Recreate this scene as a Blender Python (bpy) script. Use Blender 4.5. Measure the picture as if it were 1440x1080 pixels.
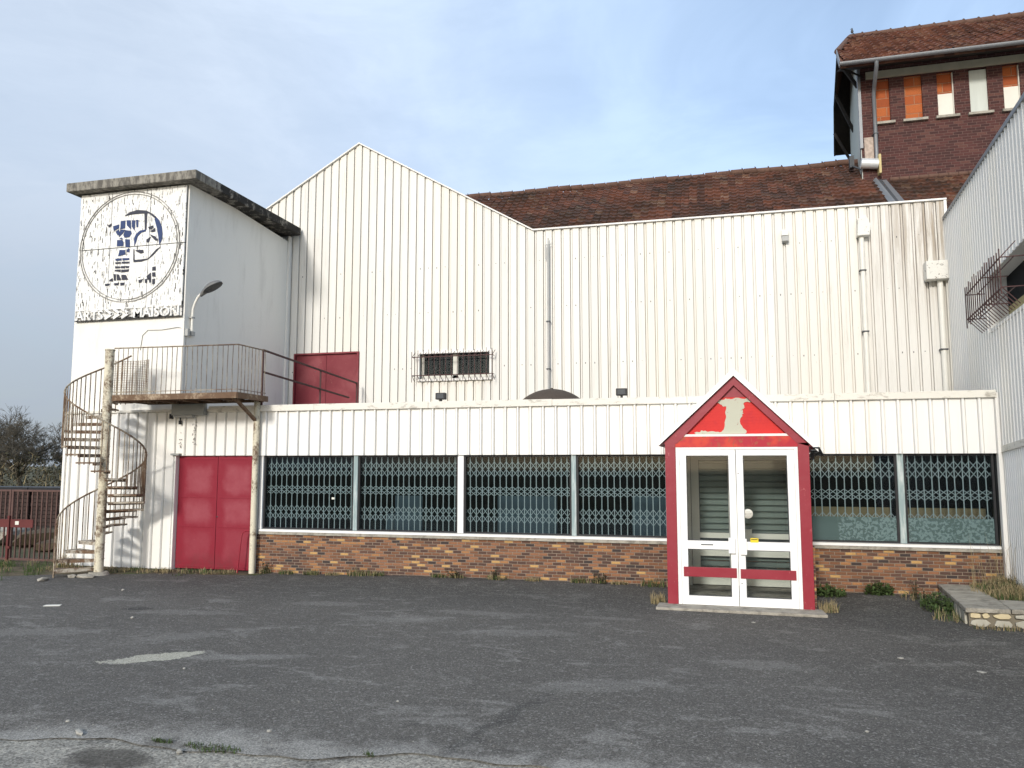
import bpy, bmesh, math, random
from mathutils import Vector, Matrix
from math import radians, sin, cos, pi, sqrt, floor
random.seed(7)
for o in list(bpy.data.objects): bpy.data.objects.remove(o)
SC = bpy.context.scene
COL = SC.collection
# ------------------------------------------------------------------ camera
cam = bpy.data.cameras.new('camera'); cam.lens = 27.5; cam.sensor_width = 36; cam.clip_end = 3000; cam.clip_start = .05
co = bpy.data.objects.new('camera', cam); COL.objects.link(co)
co.location = (0, -14.106, 2.15)
co.rotation_euler = (Matrix.Rotation(radians(14.76), 3, 'Z') @ Matrix.Rotation(radians(90 + 5.86), 3, 'X')).to_euler()
SC.camera = co
# ------------------------------------------------------------------ light
SUN_EL, SUN_AZ = 21.0, 8.0            # elevation; degrees to the left of the facade's normal
sd = Vector((-sin(radians(SUN_AZ)) * cos(radians(SUN_EL)), -cos(radians(SUN_AZ)) * cos(radians(SUN_EL)), sin(radians(SUN_EL))))
sun = bpy.data.lights.new('sun', 'SUN'); sun.energy = 2.2; sun.angle = radians(7); sun.color = (1, .965, .915)
so = bpy.data.objects.new('sun', sun); COL.objects.link(so); so.rotation_euler = sd.to_track_quat('Z', 'Y').to_euler(); so.location = (-5, -40, 30)
W = bpy.data.worlds.new('World'); SC.world = W; W.use_nodes = True
SC.view_settings.view_transform = 'Standard'; SC.view_settings.look = 'None'
SC.view_settings.exposure = 0.22; SC.view_settings.gamma = 1
SKY_STRENGTH = .15

# ------------------------------------------------------------------ node helpers
class NT:
    def __init__(s, tree): s.t = tree
    def n(s, typ, ins=None, **kw):
        nd = s.t.nodes.new(typ)
        for k, v in kw.items(): setattr(nd, k, v)
        for k, v in (ins or {}).items():
            if hasattr(v, 'is_output'): s.t.links.new(v, nd.inputs[k])
            else: nd.inputs[k].default_value = v
        return nd
    def math(s, op, a, b=0., c=0., clamp=False):
        nd = s.n('ShaderNodeMath', {0: a, 1: b, 2: c}, operation=op); nd.use_clamp = clamp; return nd.outputs[0]
    def vm(s, op, a, b=(0, 0, 0)):
        nd = s.n('ShaderNodeVectorMath', {0: a, 1: b}, operation=op); return nd.outputs['Value' if op in ('LENGTH', 'DOT_PRODUCT', 'DISTANCE') else 'Vector']
    def pos(s): return s.n('ShaderNodeNewGeometry').outputs['Position']
    def sep(s, v): nd = s.n('ShaderNodeSeparateXYZ', {0: v}); return nd.outputs
    def comb(s, x=0., y=0., z=0.): return s.n('ShaderNodeCombineXYZ', {0: x, 1: y, 2: z}).outputs[0]
    def noise(s, v, scale=1., detail=3., rough=.55, dist=0., sx=(1, 1, 1)):
        if sx != (1, 1, 1): v = s.vm('MULTIPLY', v, sx)
        return s.n('ShaderNodeTexNoise', {'Vector': v, 'Scale': scale, 'Detail': detail, 'Roughness': rough, 'Distortion': dist}).outputs[0]
    def white(s, v): return s.n('ShaderNodeTexWhiteNoise', {0: v}).outputs[0]
    def ramp(s, f, stops, interp='LINEAR'):
        nd = s.n('ShaderNodeValToRGB', {0: f}); r = nd.color_ramp; r.interpolation = interp
        while len(r.elements) < len(stops): r.elements.new(.5)
        for e, (p, c) in zip(r.elements, stops):
            e.position = p; e.color = (c, c, c, 1) if not hasattr(c, '__len__') else (*c, 1)
        return nd.outputs[0]
    def step(s, f, a, b): return s.n('ShaderNodeMapRange', {0: f, 1: a, 2: b, 3: 0., 4: 1.}, interpolation_type='SMOOTHSTEP').outputs[0]
    def mix(s, f, a, b, mode='MIX'):
        nd = s.n('ShaderNodeMix', data_type='RGBA', blend_type=mode)
        for i, v in ((0, f), (6, a), (7, b)):
            if hasattr(v, 'is_output'): s.t.links.new(v, nd.inputs[i])
            else: nd.inputs[i].default_value = v if i == 0 else (*v, 1)
        return nd.outputs[2]
MATS = {}
def mat(name, fn, rough=.7, spec=.3, metal=0.):
    if name in MATS: return MATS[name]
    m = bpy.data.materials.new(name); m.use_nodes = True; t = m.node_tree; N = NT(t)
    b = t.nodes['Principled BSDF']; b.inputs['Roughness'].default_value = rough; b.inputs['Specular IOR Level'].default_value = spec; b.inputs['Metallic'].default_value = metal
    r = fn(N) if callable(fn) else fn
    bump = None
    if isinstance(r, dict): bump = r.get('bump'); ro = r.get('rough'); c = r['c']
    else: c = r; ro = None
    if hasattr(c, 'is_output'): t.links.new(c, b.inputs['Base Color'])
    else: b.inputs['Base Color'].default_value = (*c, 1)
    if ro is not None: t.links.new(ro, b.inputs['Roughness'])
    if bump:
        bn = N.n('ShaderNodeBump', {'Height': bump[0], 'Distance': bump[1], 'Strength': bump[2] if len(bump) > 2 else 1.}); t.links.new(bn.outputs[0], b.inputs['Normal'])
    MATS[name] = m; return m
def plain(name, c, var=.25, scale=6., rough=.7, spec=.3, metal=0., sx=(1, 1, 1)):
    def f(N):
        p = N.pos(); n = N.noise(p, scale, 5, .6, 0, sx)
        return {'c': N.mix(n, tuple(x * (1 - var) for x in c), tuple(min(1, x * (1 + var)) for x in c)), 'bump': (N.noise(p, scale * 8, 3), .002)}
    return mat(name, f, rough, spec, metal)

# ------------------------------------------------------------------ sky
T = NT(W.node_tree); bg = W.node_tree.nodes['Background']
sky = T.n('ShaderNodeTexSky', sky_type='NISHITA'); sky.sun_disc = False; sky.sun_elevation = radians(SUN_EL); sky.sun_rotation = radians(180 + SUN_AZ)
sky.air_density = 1.0; sky.dust_density = 2.2; sky.ozone_density = 1.2
dv = T.n('ShaderNodeTexCoord').outputs['Generated']
sx_, sy_, sz_ = T.sep(dv)[:3]
# thin high cloud, thicker towards the left; stretched wisps
cl = T.noise(dv, 2.3, 6, .6, .6, (1., 1., 2.2)); cl2 = T.noise(dv, 6., 6, .65, .8, (.6, 1., 2.6))
left = T.step(sx_, .25, -.62)
veil = T.math('ADD', T.math('MULTIPLY', left, .85), T.math('MULTIPLY', T.step(cl, .40, .66), .28))
veil = T.math('ADD', veil, T.math('MULTIPLY', T.math('SUBTRACT', cl2, .5), T.math('MULTIPLY', left, .55)), clamp=True)
low = T.step(sz_, .42, .0)
ccol = T.mix(low, T.mix(left, (5.2, 6.8, 9.2), (3.9, 4.55, 5.5)), T.mix(left, (5.0, 6.1, 7.6), (2.5, 2.85, 3.3)))
skyc = T.mix(T.math('ADD', T.math('MULTIPLY', veil, .75), .25, clamp=True), sky.outputs[0], ccol)
W.node_tree.links.new(skyc, bg.inputs[0]); bg.inputs[1].default_value = SKY_STRENGTH

# ------------------------------------------------------------------ mesh helpers
ORG = {}
class MB:
    def __init__(s): s.v = []; s.f = []; s.m = []; s.sm = []
    def add(s, vs, fs, mi=0, smooth=False):
        b = len(s.v); s.v += [tuple(v) for v in vs]
        for f in fs: s.f.append(tuple(b + i for i in f)); s.m.append(mi); s.sm.append(smooth)
        return s
    def quad(s, a, b, c, d, mi=0): return s.add((a, b, c, d), ((0, 1, 2, 3),), mi)
    def box(s, x0, x1, y0, y1, z0, z1, mi=0):
        v = [(x, y, z) for z in (z0, z1) for y in (y0, y1) for x in (x0, x1)]
        return s.add(v, ((0, 2, 3, 1), (4, 5, 7, 6), (0, 1, 5, 4), (1, 3, 7, 5), (3, 2, 6, 7), (2, 0, 4, 6)), mi)
    def prism(s, pts, vec, mi=0):
        n = len(pts); vec = Vector(vec); v = [Vector(p) for p in pts]; v += [p + vec for p in v]
        fs = [tuple(range(n)), tuple(range(2 * n - 1, n - 1, -1))] + [(i, n + i, n + (i + 1) % n, (i + 1) % n) for i in range(n)]
        return s.add(v, fs, mi)
    def bar(s, p, q, w, h=None, up=(0, 0, 1), mi=0):
        h = h or w; p = Vector(p); q = Vector(q); d = (q - p).normalized(); up = Vector(up)
        if abs(d.dot(up)) > .98: up = Vector((0, 1, 0))
        r = d.cross(up).normalized(); u = r.cross(d)
        c = [r * w / 2 * a + u * h / 2 * b for a, b in ((-1, -1), (1, -1), (1, 1), (-1, 1))]
        return s.add([p + k for k in c] + [q + k for k in c], ((0, 1, 2, 3), (7, 6, 5, 4), (0, 4, 5, 1), (1, 5, 6, 2), (2, 6, 7, 3), (3, 7, 4, 0)), mi)
    def tube(s, pts, r, n=8, mi=0, cap=True, smooth=True):
        pts = [Vector(p) for p in pts]; rs = r if hasattr(r, '__len__') else [r] * len(pts); vs = []; up = None
        for i, p in enumerate(pts):
            d = (pts[min(i + 1, len(pts) - 1)] - pts[max(i - 1, 0)]).normalized()
            if up is None or abs(d.dot(up)) > .95: up = Vector((0, 0, 1)) if abs(d.z) < .9 else Vector((0, 1, 0))
            a = d.cross(up).normalized(); b = a.cross(d); up = b
            vs += [p + (a * cos(2 * pi * k / n) + b * sin(2 * pi * k / n)) * rs[i] for k in range(n)]
        fs = [(i * n + k, i * n + (k + 1) % n, (i + 1) * n + (k + 1) % n, (i + 1) * n + k) for i in range(len(pts) - 1) for k in range(n)]
        s.add(vs, fs, mi, smooth)
        if cap: s.add(vs[:n], (tuple(range(n - 1, -1, -1)),), mi); s.add(vs[-n:], (tuple(range(n)),), mi)
        return s
    def lathe(s, c, prof, n=20, axis='Z', mi=0, smooth=True):
        c = Vector(c); vs = []
        for r, z in prof:
            for k in range(n):
                a = 2 * pi * k / n; x, y = r * cos(a), r * sin(a)
                vs.append(c + (Vector((x, y, z)) if axis == 'Z' else Vector((x, z, y))))
        return s.add(vs, [(i * n + k, i * n + (k + 1) % n, (i + 1) * n + (k + 1) % n, (i + 1) * n + k) for i in range(len(prof) - 1) for k in range(n)], mi, smooth)
    def build(s, name, mats, parent=None, org=None, bevel=0.):
        mats = mats if isinstance(mats, (list, tuple)) else [mats]
        o_ = Vector(org) if org else (ORG[parent.name] if parent else Vector((0, 0, 0)))
        me = bpy.data.meshes.new(name); me.from_pydata([(Vector(v) - o_) for v in s.v], [], s.f)
        for m in mats: me.materials.append(m)
        me.polygons.foreach_set('material_index', s.m); me.polygons.foreach_set('use_smooth', s.sm)
        if bevel:
            bm = bmesh.new(); bm.from_mesh(me); bmesh.ops.remove_doubles(bm, verts=bm.verts, dist=1e-5)
            eds = [e for e in bm.edges if len(e.link_faces) == 2 and e.calc_face_angle(0) > .5]
            bmesh.ops.bevel(bm, geom=eds, offset=bevel, segments=2, affect='EDGES', profile=.6, clamp_overlap=True); bm.to_mesh(me); bm.free()
        me.update(); o = bpy.data.objects.new(name, me); COL.objects.link(o)
        if parent: o.parent = parent
        else: o.location = o_
        ORG[o.name] = o_
        return o
def tag(o, label, cat, group=None, kind=None):
    if label: o['label'] = label
    if cat: o['category'] = cat
    if group: o['group'] = group
    if kind: o['kind'] = kind
    return o
def thing(name, loc, label, cat, group=None):
    o = bpy.data.objects.new(name, None); COL.objects.link(o); o.location = loc; ORG[o.name] = Vector(loc); o.empty_display_size = .2
    return tag(o, label, cat, group)
def child(name, parent, mesh):
    o = bpy.data.objects.new(name, mesh); COL.objects.link(o); o.parent = parent; ORG[o.name] = ORG[parent.name]; return o
def copy_thing(root, loc, label=None):
    r = root.copy(); COL.objects.link(r); r.location = loc; ORG[r.name] = Vector(loc)
    if label: r['label'] = label
    for ch in root.children:
        c = ch.copy(); COL.objects.link(c); c.parent = r
        for g in ch.children:
            d = g.copy(); COL.objects.link(d); d.parent = c
    return r
def clad(mb, o, d, n, s0, s1, zb, zt, holes=(), pitch=.25, rib=.032, rb=.06, rt=.034, kinks=(), phase=0., channel=False):
    """trapezoid ribbed sheet with a seam groove beside each rib"""
    o = Vector(o); d = Vector(d); n = Vector(n)
    fb = zb if callable(zb) else (lambda s: zb); ft = zt if callable(zt) else (lambda s: zt)
    prof = []; k = floor((s0 - phase) / pitch) - 1
    while phase + k * pitch < s1 + pitch:
        c = phase + k * pitch; k += 1
        if channel: prof += [(c - .035, 0), (c - .0345, -.07), (c - .017, -.07), (c - .0165, -.028), (c + .0165, -.028), (c + .017, -.07), (c + .030, -.07), (c + .0305, 0)]
        else: prof += [(c - rb / 2 - .008, 0), (c - rb / 2 - .0075, -.022), (c - rb / 2 - .001, -.022), (c - rb / 2, 0), (c - rt / 2, rib), (c + rt / 2, rib), (c + rb / 2, 0), (c + rb / 2 + .001, -.035), (c + rb / 2 + .014, -.035), (c + rb / 2 + .015, 0)]
    def dep(s):
        for (a, x), (b, y) in zip(prof, prof[1:]):
            if a <= s <= b: return x + (y - x) * (s - a) / max(b - a, 1e-6)
        return 0
    ss = sorted(set([p[0] for p in prof if s0 < p[0] < s1] + [s0, s1] + [h for H in holes for h in H[:2] if s0 < h < s1] + [k for k in kinks if s0 < k < s1]))
    P = lambda s, z: o + d * s + n * dep(s) + Vector((0, 0, z))
    for a, b in zip(ss, ss[1:]):
        m = (a + b) / 2; cuts = sorted((H[2], H[3]) for H in holes if H[0] < m < H[1])
        z0a, z0b = fb(a), fb(b)
        for h0, h1 in cuts:
            if h0 > z0a: mb.quad(P(a, z0a), P(b, z0b), P(b, h0), P(a, h0))
            z0a = z0b = max(h1, z0a)
        mb.quad(P(a, z0a), P(b, z0b), P(b, ft(b)), P(a, ft(a)))
    return mb
def text_polys(s, size):
    cu = bpy.data.curves.new('lettering', 'FONT'); cu.body = s; cu.size = size; cu.extrude = .012; cu.resolution_u = 3; cu.offset = .006
    to = bpy.data.objects.new('lettering', cu); COL.objects.link(to)
    dg = bpy.context.evaluated_depsgraph_get(); me = bpy.data.meshes.new_from_object(to.evaluated_get(dg))
    bpy.data.objects.remove(to); return [tuple(v.co) for v in me.vertices], [tuple(p.vertices) for p in me.polygons]

# ------------------------------------------------------------------ materials
def f_white(base, dirt=(.36, .32, .25), amt=.55, tint=.05, pitch=.25, stain=None):
    def f(N):
        p = N.pos(); x, y, z = N.sep(p)[:3]; u = N.math('ADD', x, y)
        pid = N.white(N.comb(N.math('FLOOR', N.math('DIVIDE', N.math('ADD', u, 50.03), pitch * 2)), 3.1, 0))
        c = N.mix(pid, tuple(b * (1 - tint) for b in base), base)
        c = N.mix(N.math('MULTIPLY', N.step(N.white(N.comb(N.math('FLOOR', N.math('DIVIDE', N.math('ADD', u, 50.03), pitch * 3)), 9.7, 0)), .3, 1.), .35), c, (base[0], base[1] * .965, base[2] * .885))
        st = N.noise(p, 1., 6, .7, 0, (9, 9, .45)); bl = N.noise(p, .55, 4, .6)
        m = N.math('MULTIPLY', N.step(st, .52, .82), N.step(bl, .34, .72))
        c = N.mix(N.math('MULTIPLY', m, amt), c, dirt)
        sp = N.math('MULTIPLY', N.step(N.noise(p, 26, 3, .6, 0, (1, 1, .5)), .70, .76), N.step(bl, .4, .6))
        c = N.mix(N.math('MULTIPLY', sp, .5), c, (.25, .2, .15))
        if stain:
            q = N.math('MULTIPLY', N.step(x, *stain[0]), N.step(N.noise(p, 1., 6, .75, .3, (14, 14, .5)), .36, .62)); q = N.math('MULTIPLY', q, N.step(z, *stain[1]))
            c = N.mix(N.math('MULTIPLY', q, .9), c, (.33, .27, .20))
        return {'c': c, 'bump': (N.noise(p, 3, 2, .5, 0, (1, 1, .3)), .006)}
    return f
m_clad = mat('white cladding', f_white((.79, .77, .715), amt=.75, tint=.09, pitch=.222, stain=((2.6, 4.7), (4.4, 7.4))), .6, .15)
m_fascia = mat('white fascia cladding', f_white((.82, .81, .775), amt=.35, tint=.03, pitch=.24), .55, .15)
m_wing = mat('pale grey cladding', f_white((.92, .90, .845), amt=.3, tint=.03, pitch=.2), .5, .35)
m_trim = plain('white trim', (.82, .80, .75), .06, 3)
m_coping = mat('coping concrete', lambda N: (lambda p: {'c': N.mix(N.math('MULTIPLY', N.step(N.noise(p, 4.5, 7, .7, .4, (1, 1, 2.2)), .52, .7), .75), (.74, .71, .63), (.30, .27, .22)), 'bump': (N.noise(p, 30, 4), .004)})(N.pos()), .85)
m_render = mat('painted render', lambda N: (lambda p: {'c': N.mix(N.math('MULTIPLY', N.step(N.noise(p, 1., 6, .65, .2, (3, 3, .7)), .5, .85), .5), (.80, .785, .73), (.50, .48, .43)), 'bump': (N.noise(p, 22, 5, .6), .006)})(N.pos()), .85)
def f_slab(N):
    p = N.pos(); n = N.noise(p, 3.2, 8, .75, .3, (1, 1, .8)); n2 = N.noise(p, 9, 6, .7, 0, (1, 1, .35))
    y = N.sep(p)[1]; thr = N.math('SUBTRACT', n, N.math('MULTIPLY', N.step(y, -.15, 1.2), -.16))
    c = N.mix(N.step(n2, .35, .62), (.31, .29, .245), (.12, .11, .095))
    return {'c': N.mix(N.step(thr, .56, .66), c, (.028, .026, .023)), 'bump': (N.noise(p, 26, 5), .012)}
m_slab = mat('weathered roof slab concrete', f_slab, .9)
def f_sign(N):
    p = N.pos(); a = N.noise(p, 1., 5, .75, .15, (26, 1, 4.2)); b = N.noise(p, 2.1, 4, .65)
    c = N.mix(N.math('MULTIPLY', N.step(a, .55, .61), N.step(b, .30, .52)), (.84, .83, .79), (.07, .068, .06))
    g = N.math('MULTIPLY', N.step(N.noise(p, 1., 4, .7, .6, (9, 1, 9)), .63, .665), N.step(b, .46, .58))
    return {'c': N.mix(g, c, (.06, .06, .058)), 'bump': (a, .01)}
m_sign = mat('cracked white relief panel', f_sign, .7)
m_dark = plain('dark crack', (.045, .043, .04), .3, 20)
m_grey = plain('grey relief line', (.28, .27, .25), .4, 14)
m_blue = plain('navy mosaic tile', (.02, .042, .13), .35, 14, .35, .5)
m_navy = plain('black navy mosaic tile', (.022, .024, .04), .5, 14, .4, .5)
def f_brick(L, Hc, stops, mortar, mj=.06, off=0., mv=.14):
    def f(N):
        p = N.pos(); x, y, z = N.sep(p)[:3]; wob = N.math('MULTIPLY', N.math('SUBTRACT', N.noise(p, 9, 2), .5), .006)
        v = N.math('DIVIDE', N.math('ADD', N.math('ADD', z, 20.), wob), Hc); row = N.math('FLOOR', v); odd = N.math('MODULO', row, 2.)
        jit = N.math('MULTIPLY', N.white(N.comb(row, 5., 1.)), .25)
        u = N.math('ADD', N.math('ADD', N.math('DIVIDE', N.math('ADD', N.math('ADD', N.math('ADD', x, y), 60.), off), L), N.math('MULTIPLY', odd, .5)), jit)
        cid = N.white(N.comb(N.math('FLOOR', u), row, 2.))
        fu = N.math('FRACT', u); fv = N.math('FRACT', v)
        eu = N.math('MINIMUM', fu, N.math('SUBTRACT', 1., fu)); ev = N.math('MINIMUM', fv, N.math('SUBTRACT', 1., fv))
        rag = N.math('MULTIPLY', N.math('SUBTRACT', N.noise(p, 60, 3), .5), .06)
        b = N.math('MULTIPLY', N.step(N.math('ADD', eu, N.math('MULTIPLY', rag, .5)), mj * .35, mj * .9), N.step(N.math('ADD', ev, rag), mv * .4, mv))
        c = N.ramp(cid, stops, 'CONSTANT'); n = N.noise(p, 35, 5, .7); c = N.mix(N.math('MULTIPLY', N.math('MULTIPLY', n, n), .75), c, (0.03, .022, .017), 'MIX')
        mc = N.mix(N.noise(p, 4, 4), mortar, tuple(k * .6 for k in mortar))
        return {'c': N.mix(b, mc, c), 'bump': (N.math('ADD', N.math('MULTIPLY', b, 1.), N.math('MULTIPLY', n, .5)), .011)}
    return f
m_brick = mat('mixed brown brick', f_brick(.165, .0535, [(0, (.105, .06, .047)), (.24, (.225, .105, .058)), (.50, (.32, .15, .08)), (.68, (.145, .078, .057)), (.80, (.43, .21, .09)), (.90, (.60, .36, .14)), (.96, (.06, .047, .045))], (.36, .28, .21)), .9)
m_maroon = mat('maroon brick', f_brick(.235, .078, [(0, (.082, .031, .029)), (.35, (.105, .038, .034)), (.7, (.064, .027, .026)), (.9, (.135, .058, .047))], (.21, .13, .11), .045, mv=.11), .9)
m_terra = mat('orange hollow brick', f_brick(.50, .27, [(0, (.44, .105, .028)), (.5, (.50, .135, .036)), (.8, (.37, .085, .024))], (.50, .26, .15), .03, .13, .05), .8)
def f_tile(yr, k, wu, lv, cols, moss):
    def f(N):
        p = N.pos(); x, y, z = N.sep(p)[:3]; v = N.math('MULTIPLY', N.math('SUBTRACT', yr, y), k)
        cid = N.white(N.comb(N.math('FLOOR', N.math('DIVIDE', N.math('ADD', x, 40.), wu)), N.math('FLOOR', N.math('DIVIDE', N.math('ADD', v, 9.), lv)), 1.))
        c = N.ramp(cid, cols); big = N.noise(p, .55, 5, .65); fine = N.noise(p, 7, 5, .75)
        c = N.mix(N.math('MULTIPLY', N.step(N.math('ADD', N.math('MULTIPLY', big, .6), N.math('MULTIPLY', fine, .4)), .40, .6), moss), c, (.035, .026, .02))
        c = N.mix(N.math('MULTIPLY', N.step(N.noise(p, 3.3, 5, .7), .62, .7), .45), c, (.26, .2, .13))
        return {'c': c, 'bump': (N.noise(p, 20, 4), .01)}
    return f
TC = [(0, (.065, .032, .023)), (.3, (.13, .054, .034)), (.6, (.18, .07, .042)), (.85, (.085, .044, .034)), (1, (.22, .125, .08))]
m_tile = mat('mossy brown roof tile', f_tile(11.2, 1.232, .23, .30, TC, .8), .9)
m_tile2 = mat('red brown roof tile', f_tile(12., 1.24, .25, .32, [(0, (.08, .034, .024)), (.35, (.125, .05, .033)), (.7, (.165, .064, .04)), (1, (.22, .115, .075))], .42), .9)
m_ridge = plain('ridge tile', (.13, .075, .055), .5, 5, .9)
def f_paint(base, fade, fam, chips, zl=None):
    def f(N):
        p = N.pos(); c = N.mix(N.math('MULTIPLY', N.step(N.noise(p, 1.4, 5, .6, .4), .42, .72), fam), base, fade)
        ch = N.step(N.noise(p, 13, 7, .75, .5, (1, 1, .6)), .635, .66); c = N.mix(N.math('MULTIPLY', ch, .8), c, chips)
        return {'c': c, 'bump': (N.noise(p, 8, 3), .003)}
    return f
m_red = mat('crimson paint', f_paint((.25, .009, .024), (.29, .026, .043), .7, (.45, .13, .13)), .45, .4)
m_red2 = mat('faded upper crimson paint', f_paint((.19, .026, .036), (.26, .065, .072), .9, (.3, .12, .1)), .6, .3)
def f_doorred(N):
    # crimson leaves with two sun-bleached rectangles each, worn into the paint
    p = N.pos(); x, y, z = N.sep(p)[:3]; u = N.math('MODULO', N.math('SUBTRACT', x, -10.94), .93)
    wob = N.math('MULTIPLY', N.math('SUBTRACT', N.noise(p, 4, 4), .5), .25)
    mu = N.math('MULTIPLY', N.step(N.math('ADD', u, wob), .10, .26), N.step(N.math('ADD', u, wob), .86, .70))
    def band(a, b): return N.math('MULTIPLY', N.step(N.math('ADD', z, wob), a - .1, a + .12), N.step(N.math('ADD', z, wob), b + .1, b - .14))
    m = N.math('MULTIPLY', mu, N.math('ADD', N.math('ADD', band(1.55, 2.12), band(.95, 1.42)), N.math('MULTIPLY', band(.2, .8), .45), clamp=True))
    m = N.math('MULTIPLY', m, N.math('ADD', N.math('MULTIPLY', N.noise(p, 3, 5, .7), .9), .05))
    c = N.mix(m, (.225, .0085, .024), (.34, .085, .105))
    ch = N.step(N.noise(p, 14, 6, .75), .70, .72); c = N.mix(N.math('MULTIPLY', ch, .6), c, (.5, .3, .28))
    d = N.math('MULTIPLY', N.step(z, .5, .05), N.step(N.noise(p, 5, 5, .7), .35, .7)); c = N.mix(N.math('MULTIPLY', d, .45), c, (.10, .03, .03))
    return {'c': c, 'bump': (N.noise(p, 6, 3), .004)}
m_doorred = mat('sun bleached crimson door', f_doorred, .5, .35)
m_gablered = mat('bright red board', lambda N: (lambda p: {'c': N.mix(N.math('MULTIPLY', N.step(N.noise(p, 2, 5, .6, .5), .45, .7), .6), (.60, .025, .022), (.42, .014, .028)), 'bump': (N.math('FRACT', N.math('MULTIPLY', N.sep(p)[2], 22.)), .003)})(N.pos()), .5)
m_gablelow = mat('scraped red board', lambda N: (lambda p: N.mix(N.step(N.noise(p, 5, 6, .75, .6, (1, 1, .7)), .55, .62), N.mix(N.step(N.noise(p, 2.2, 4), .45, .6), (.40, .016, .032), (.58, .05, .028)), (.33, .08, .04)))(N.pos()), .55)
m_emblem = mat('bare scraped patch', lambda N: (lambda p: {'c': N.mix(N.step(N.noise(p, 14, 5, .7), .62, .68), (.50, .50, .40), (.30, .10, .08)), 'bump': (N.noise(p, 30, 3), .003)})(N.pos()), .8)
m_alu = plain('white aluminium', (.84, .84, .82), .03, 2, .35, .5)
m_cream = plain('cream aluminium', (.62, .61, .54), .08, 3, .45, .4)
m_teal = mat('weathered teal frame', lambda N: (lambda p: N.mix(N.step(N.noise(p, 1., 5, .7, 0, (18, 18, 2)), .45, .68), (.27, .35, .35), (.52, .57, .55)))(N.pos()), .6)
m_grille = plain('galvanised grille', (.40, .42, .42), .15, 8, .5, .5)
m_shutter = plain('grey green shutter', (.21, .235, .215), .15, 3, .6, .4)
def f_rust(paint, lo, hi):
    def f(N):
        p = N.pos(); n = N.math('ADD', N.math('MULTIPLY', N.noise(p, 3.2, 7, .7, .3, (1, 1, .8)), .7), N.math('MULTIPLY', N.noise(p, 22, 5, .7), .3))
        r = N.mix(N.noise(p, 12, 5, .7), (.085, .049, .031), (.205, .13, .078))
        return {'c': N.mix(N.step(n, lo, hi), paint, r), 'bump': (N.noise(p, 30, 5), .006)}
    return f
m_pole = mat('peeling white rusty steel', f_rust((.66, .61, .47), .47, .61), .75)
m_tread = mat('rusty tread steel', f_rust((.50, .46, .38), .40, .54), .8)
m_deck = mat('rusted deck steel', f_rust((.42, .33, .23), .34, .50), .85)
m_bar = mat('thin rusty bars', f_rust((.36, .31, .23), .42, .56), .8)
m_brown = plain('brown painted steel', (.065, .021, .02), .35, 8, .6, .4)
m_gate = plain('brown gate steel', (.115, .065, .055), .4, 6, .7)
m_gatered = plain('dull red steel', (.12, .03, .028), .35, 6, .6)
m_black = plain('black plastic', (.02, .02, .022), .3, 9, .5)
m_zinc = plain('zinc sheet', (.22, .23, .24), .2, 5, .5, .5, .35)
m_zincd = plain('dark zinc', (.07, .075, .08), .3, 8, .6)
m_pale = plain('pale boarding', (.55, .58, .53), .14, 2, .8, .3, 0, (5, 5, .5))
m_cream2 = plain('cream lintel', (.50, .46, .35), .25, 4, .85)
m_board = plain('white board', (.72, .70, .62), .1, 3, .8)
m_woodk = plain('dark timber', (.035, .03, .026), .4, 6, .9)
m_peel = mat('peeling pipe box', lambda N: (lambda p: {'c': N.mix(N.step(N.noise(p, 11, 6, .75, .5), .58, .63), (.74, .72, .66), (.14, .125, .105)), 'bump': (N.noise(p, 15, 4), .01)})(N.pos()), .8)
m_pipe = plain('white pipe', (.76, .74, .67), .1, 4, .5)
m_rustbox = mat('rusty grey box', f_rust((.32, .33, .31), .58, .72), .8)
m_dome = plain('brown dome', (.075, .058, .045), .3, 16, .8)
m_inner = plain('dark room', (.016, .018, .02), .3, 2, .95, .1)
m_innerb = plain('blue grey partition', (.075, .10, .12), .25, 2, .9, .2)  # blue grey of window reflections, put into a board colour
m_film = mat('frosted film', lambda N: (lambda p: (lambda k: N.mix(N.math('MULTIPLY', N.step(k, .47, .53), N.step(N.sep(p)[0], 1.88, 1.93)), (.16, .185, .17), (.33, .36, .34)))(N.noise(p, 22, 2, .5, .5)))(N.pos()), .6)
m_tan = plain('tan strip', (.25, .17, .09), .3, 4)
m_conc = mat('old concrete', lambda N: (lambda p: {'c': N.mix(N.step(N.noise(p, 5, 7, .75, .3), .4, .7), (.40, .37, .31), (.19, .175, .145)), 'bump': (N.noise(p, 40, 5, .7), .01)})(N.pos()), .95)
m_stone = plain('cream rubble stone', (.58, .49, .31), .3, 5, .9)
m_stoneg = plain('grey rubble stone', (.42, .40, .33), .3, 5, .9)
m_joint = plain('stone joint mortar', (.20, .175, .13), .3, 9, .95)
m_soil = plain('soil', (.10, .08, .05), .5, 6, 1.)
m_leaf = plain('green weed leaf', (.06, .095, .028), .4, 9, .8)
m_dry = plain('dry grass blade', (.30, .24, .13), .4, 9, .9)
m_dkleaf = plain('dead dark leaf', (.06, .055, .03), .4, 9, .9)
m_bark = plain('grey brown bark', (.105, .092, .07), .35, 3, .95)
m_lampg = plain('lamp grey', (.40, .40, .38), .2, 6, .5)
m_lens = plain('dirty lamp lens', (.10, .10, .09), .5, 12, .4)
m_yellow = plain('yellow sticker', (.80, .60, .03), .05, 9, .5)
m_pebble = plain('pale pebble', (.34, .325, .285), .3, 30, .9)
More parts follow.
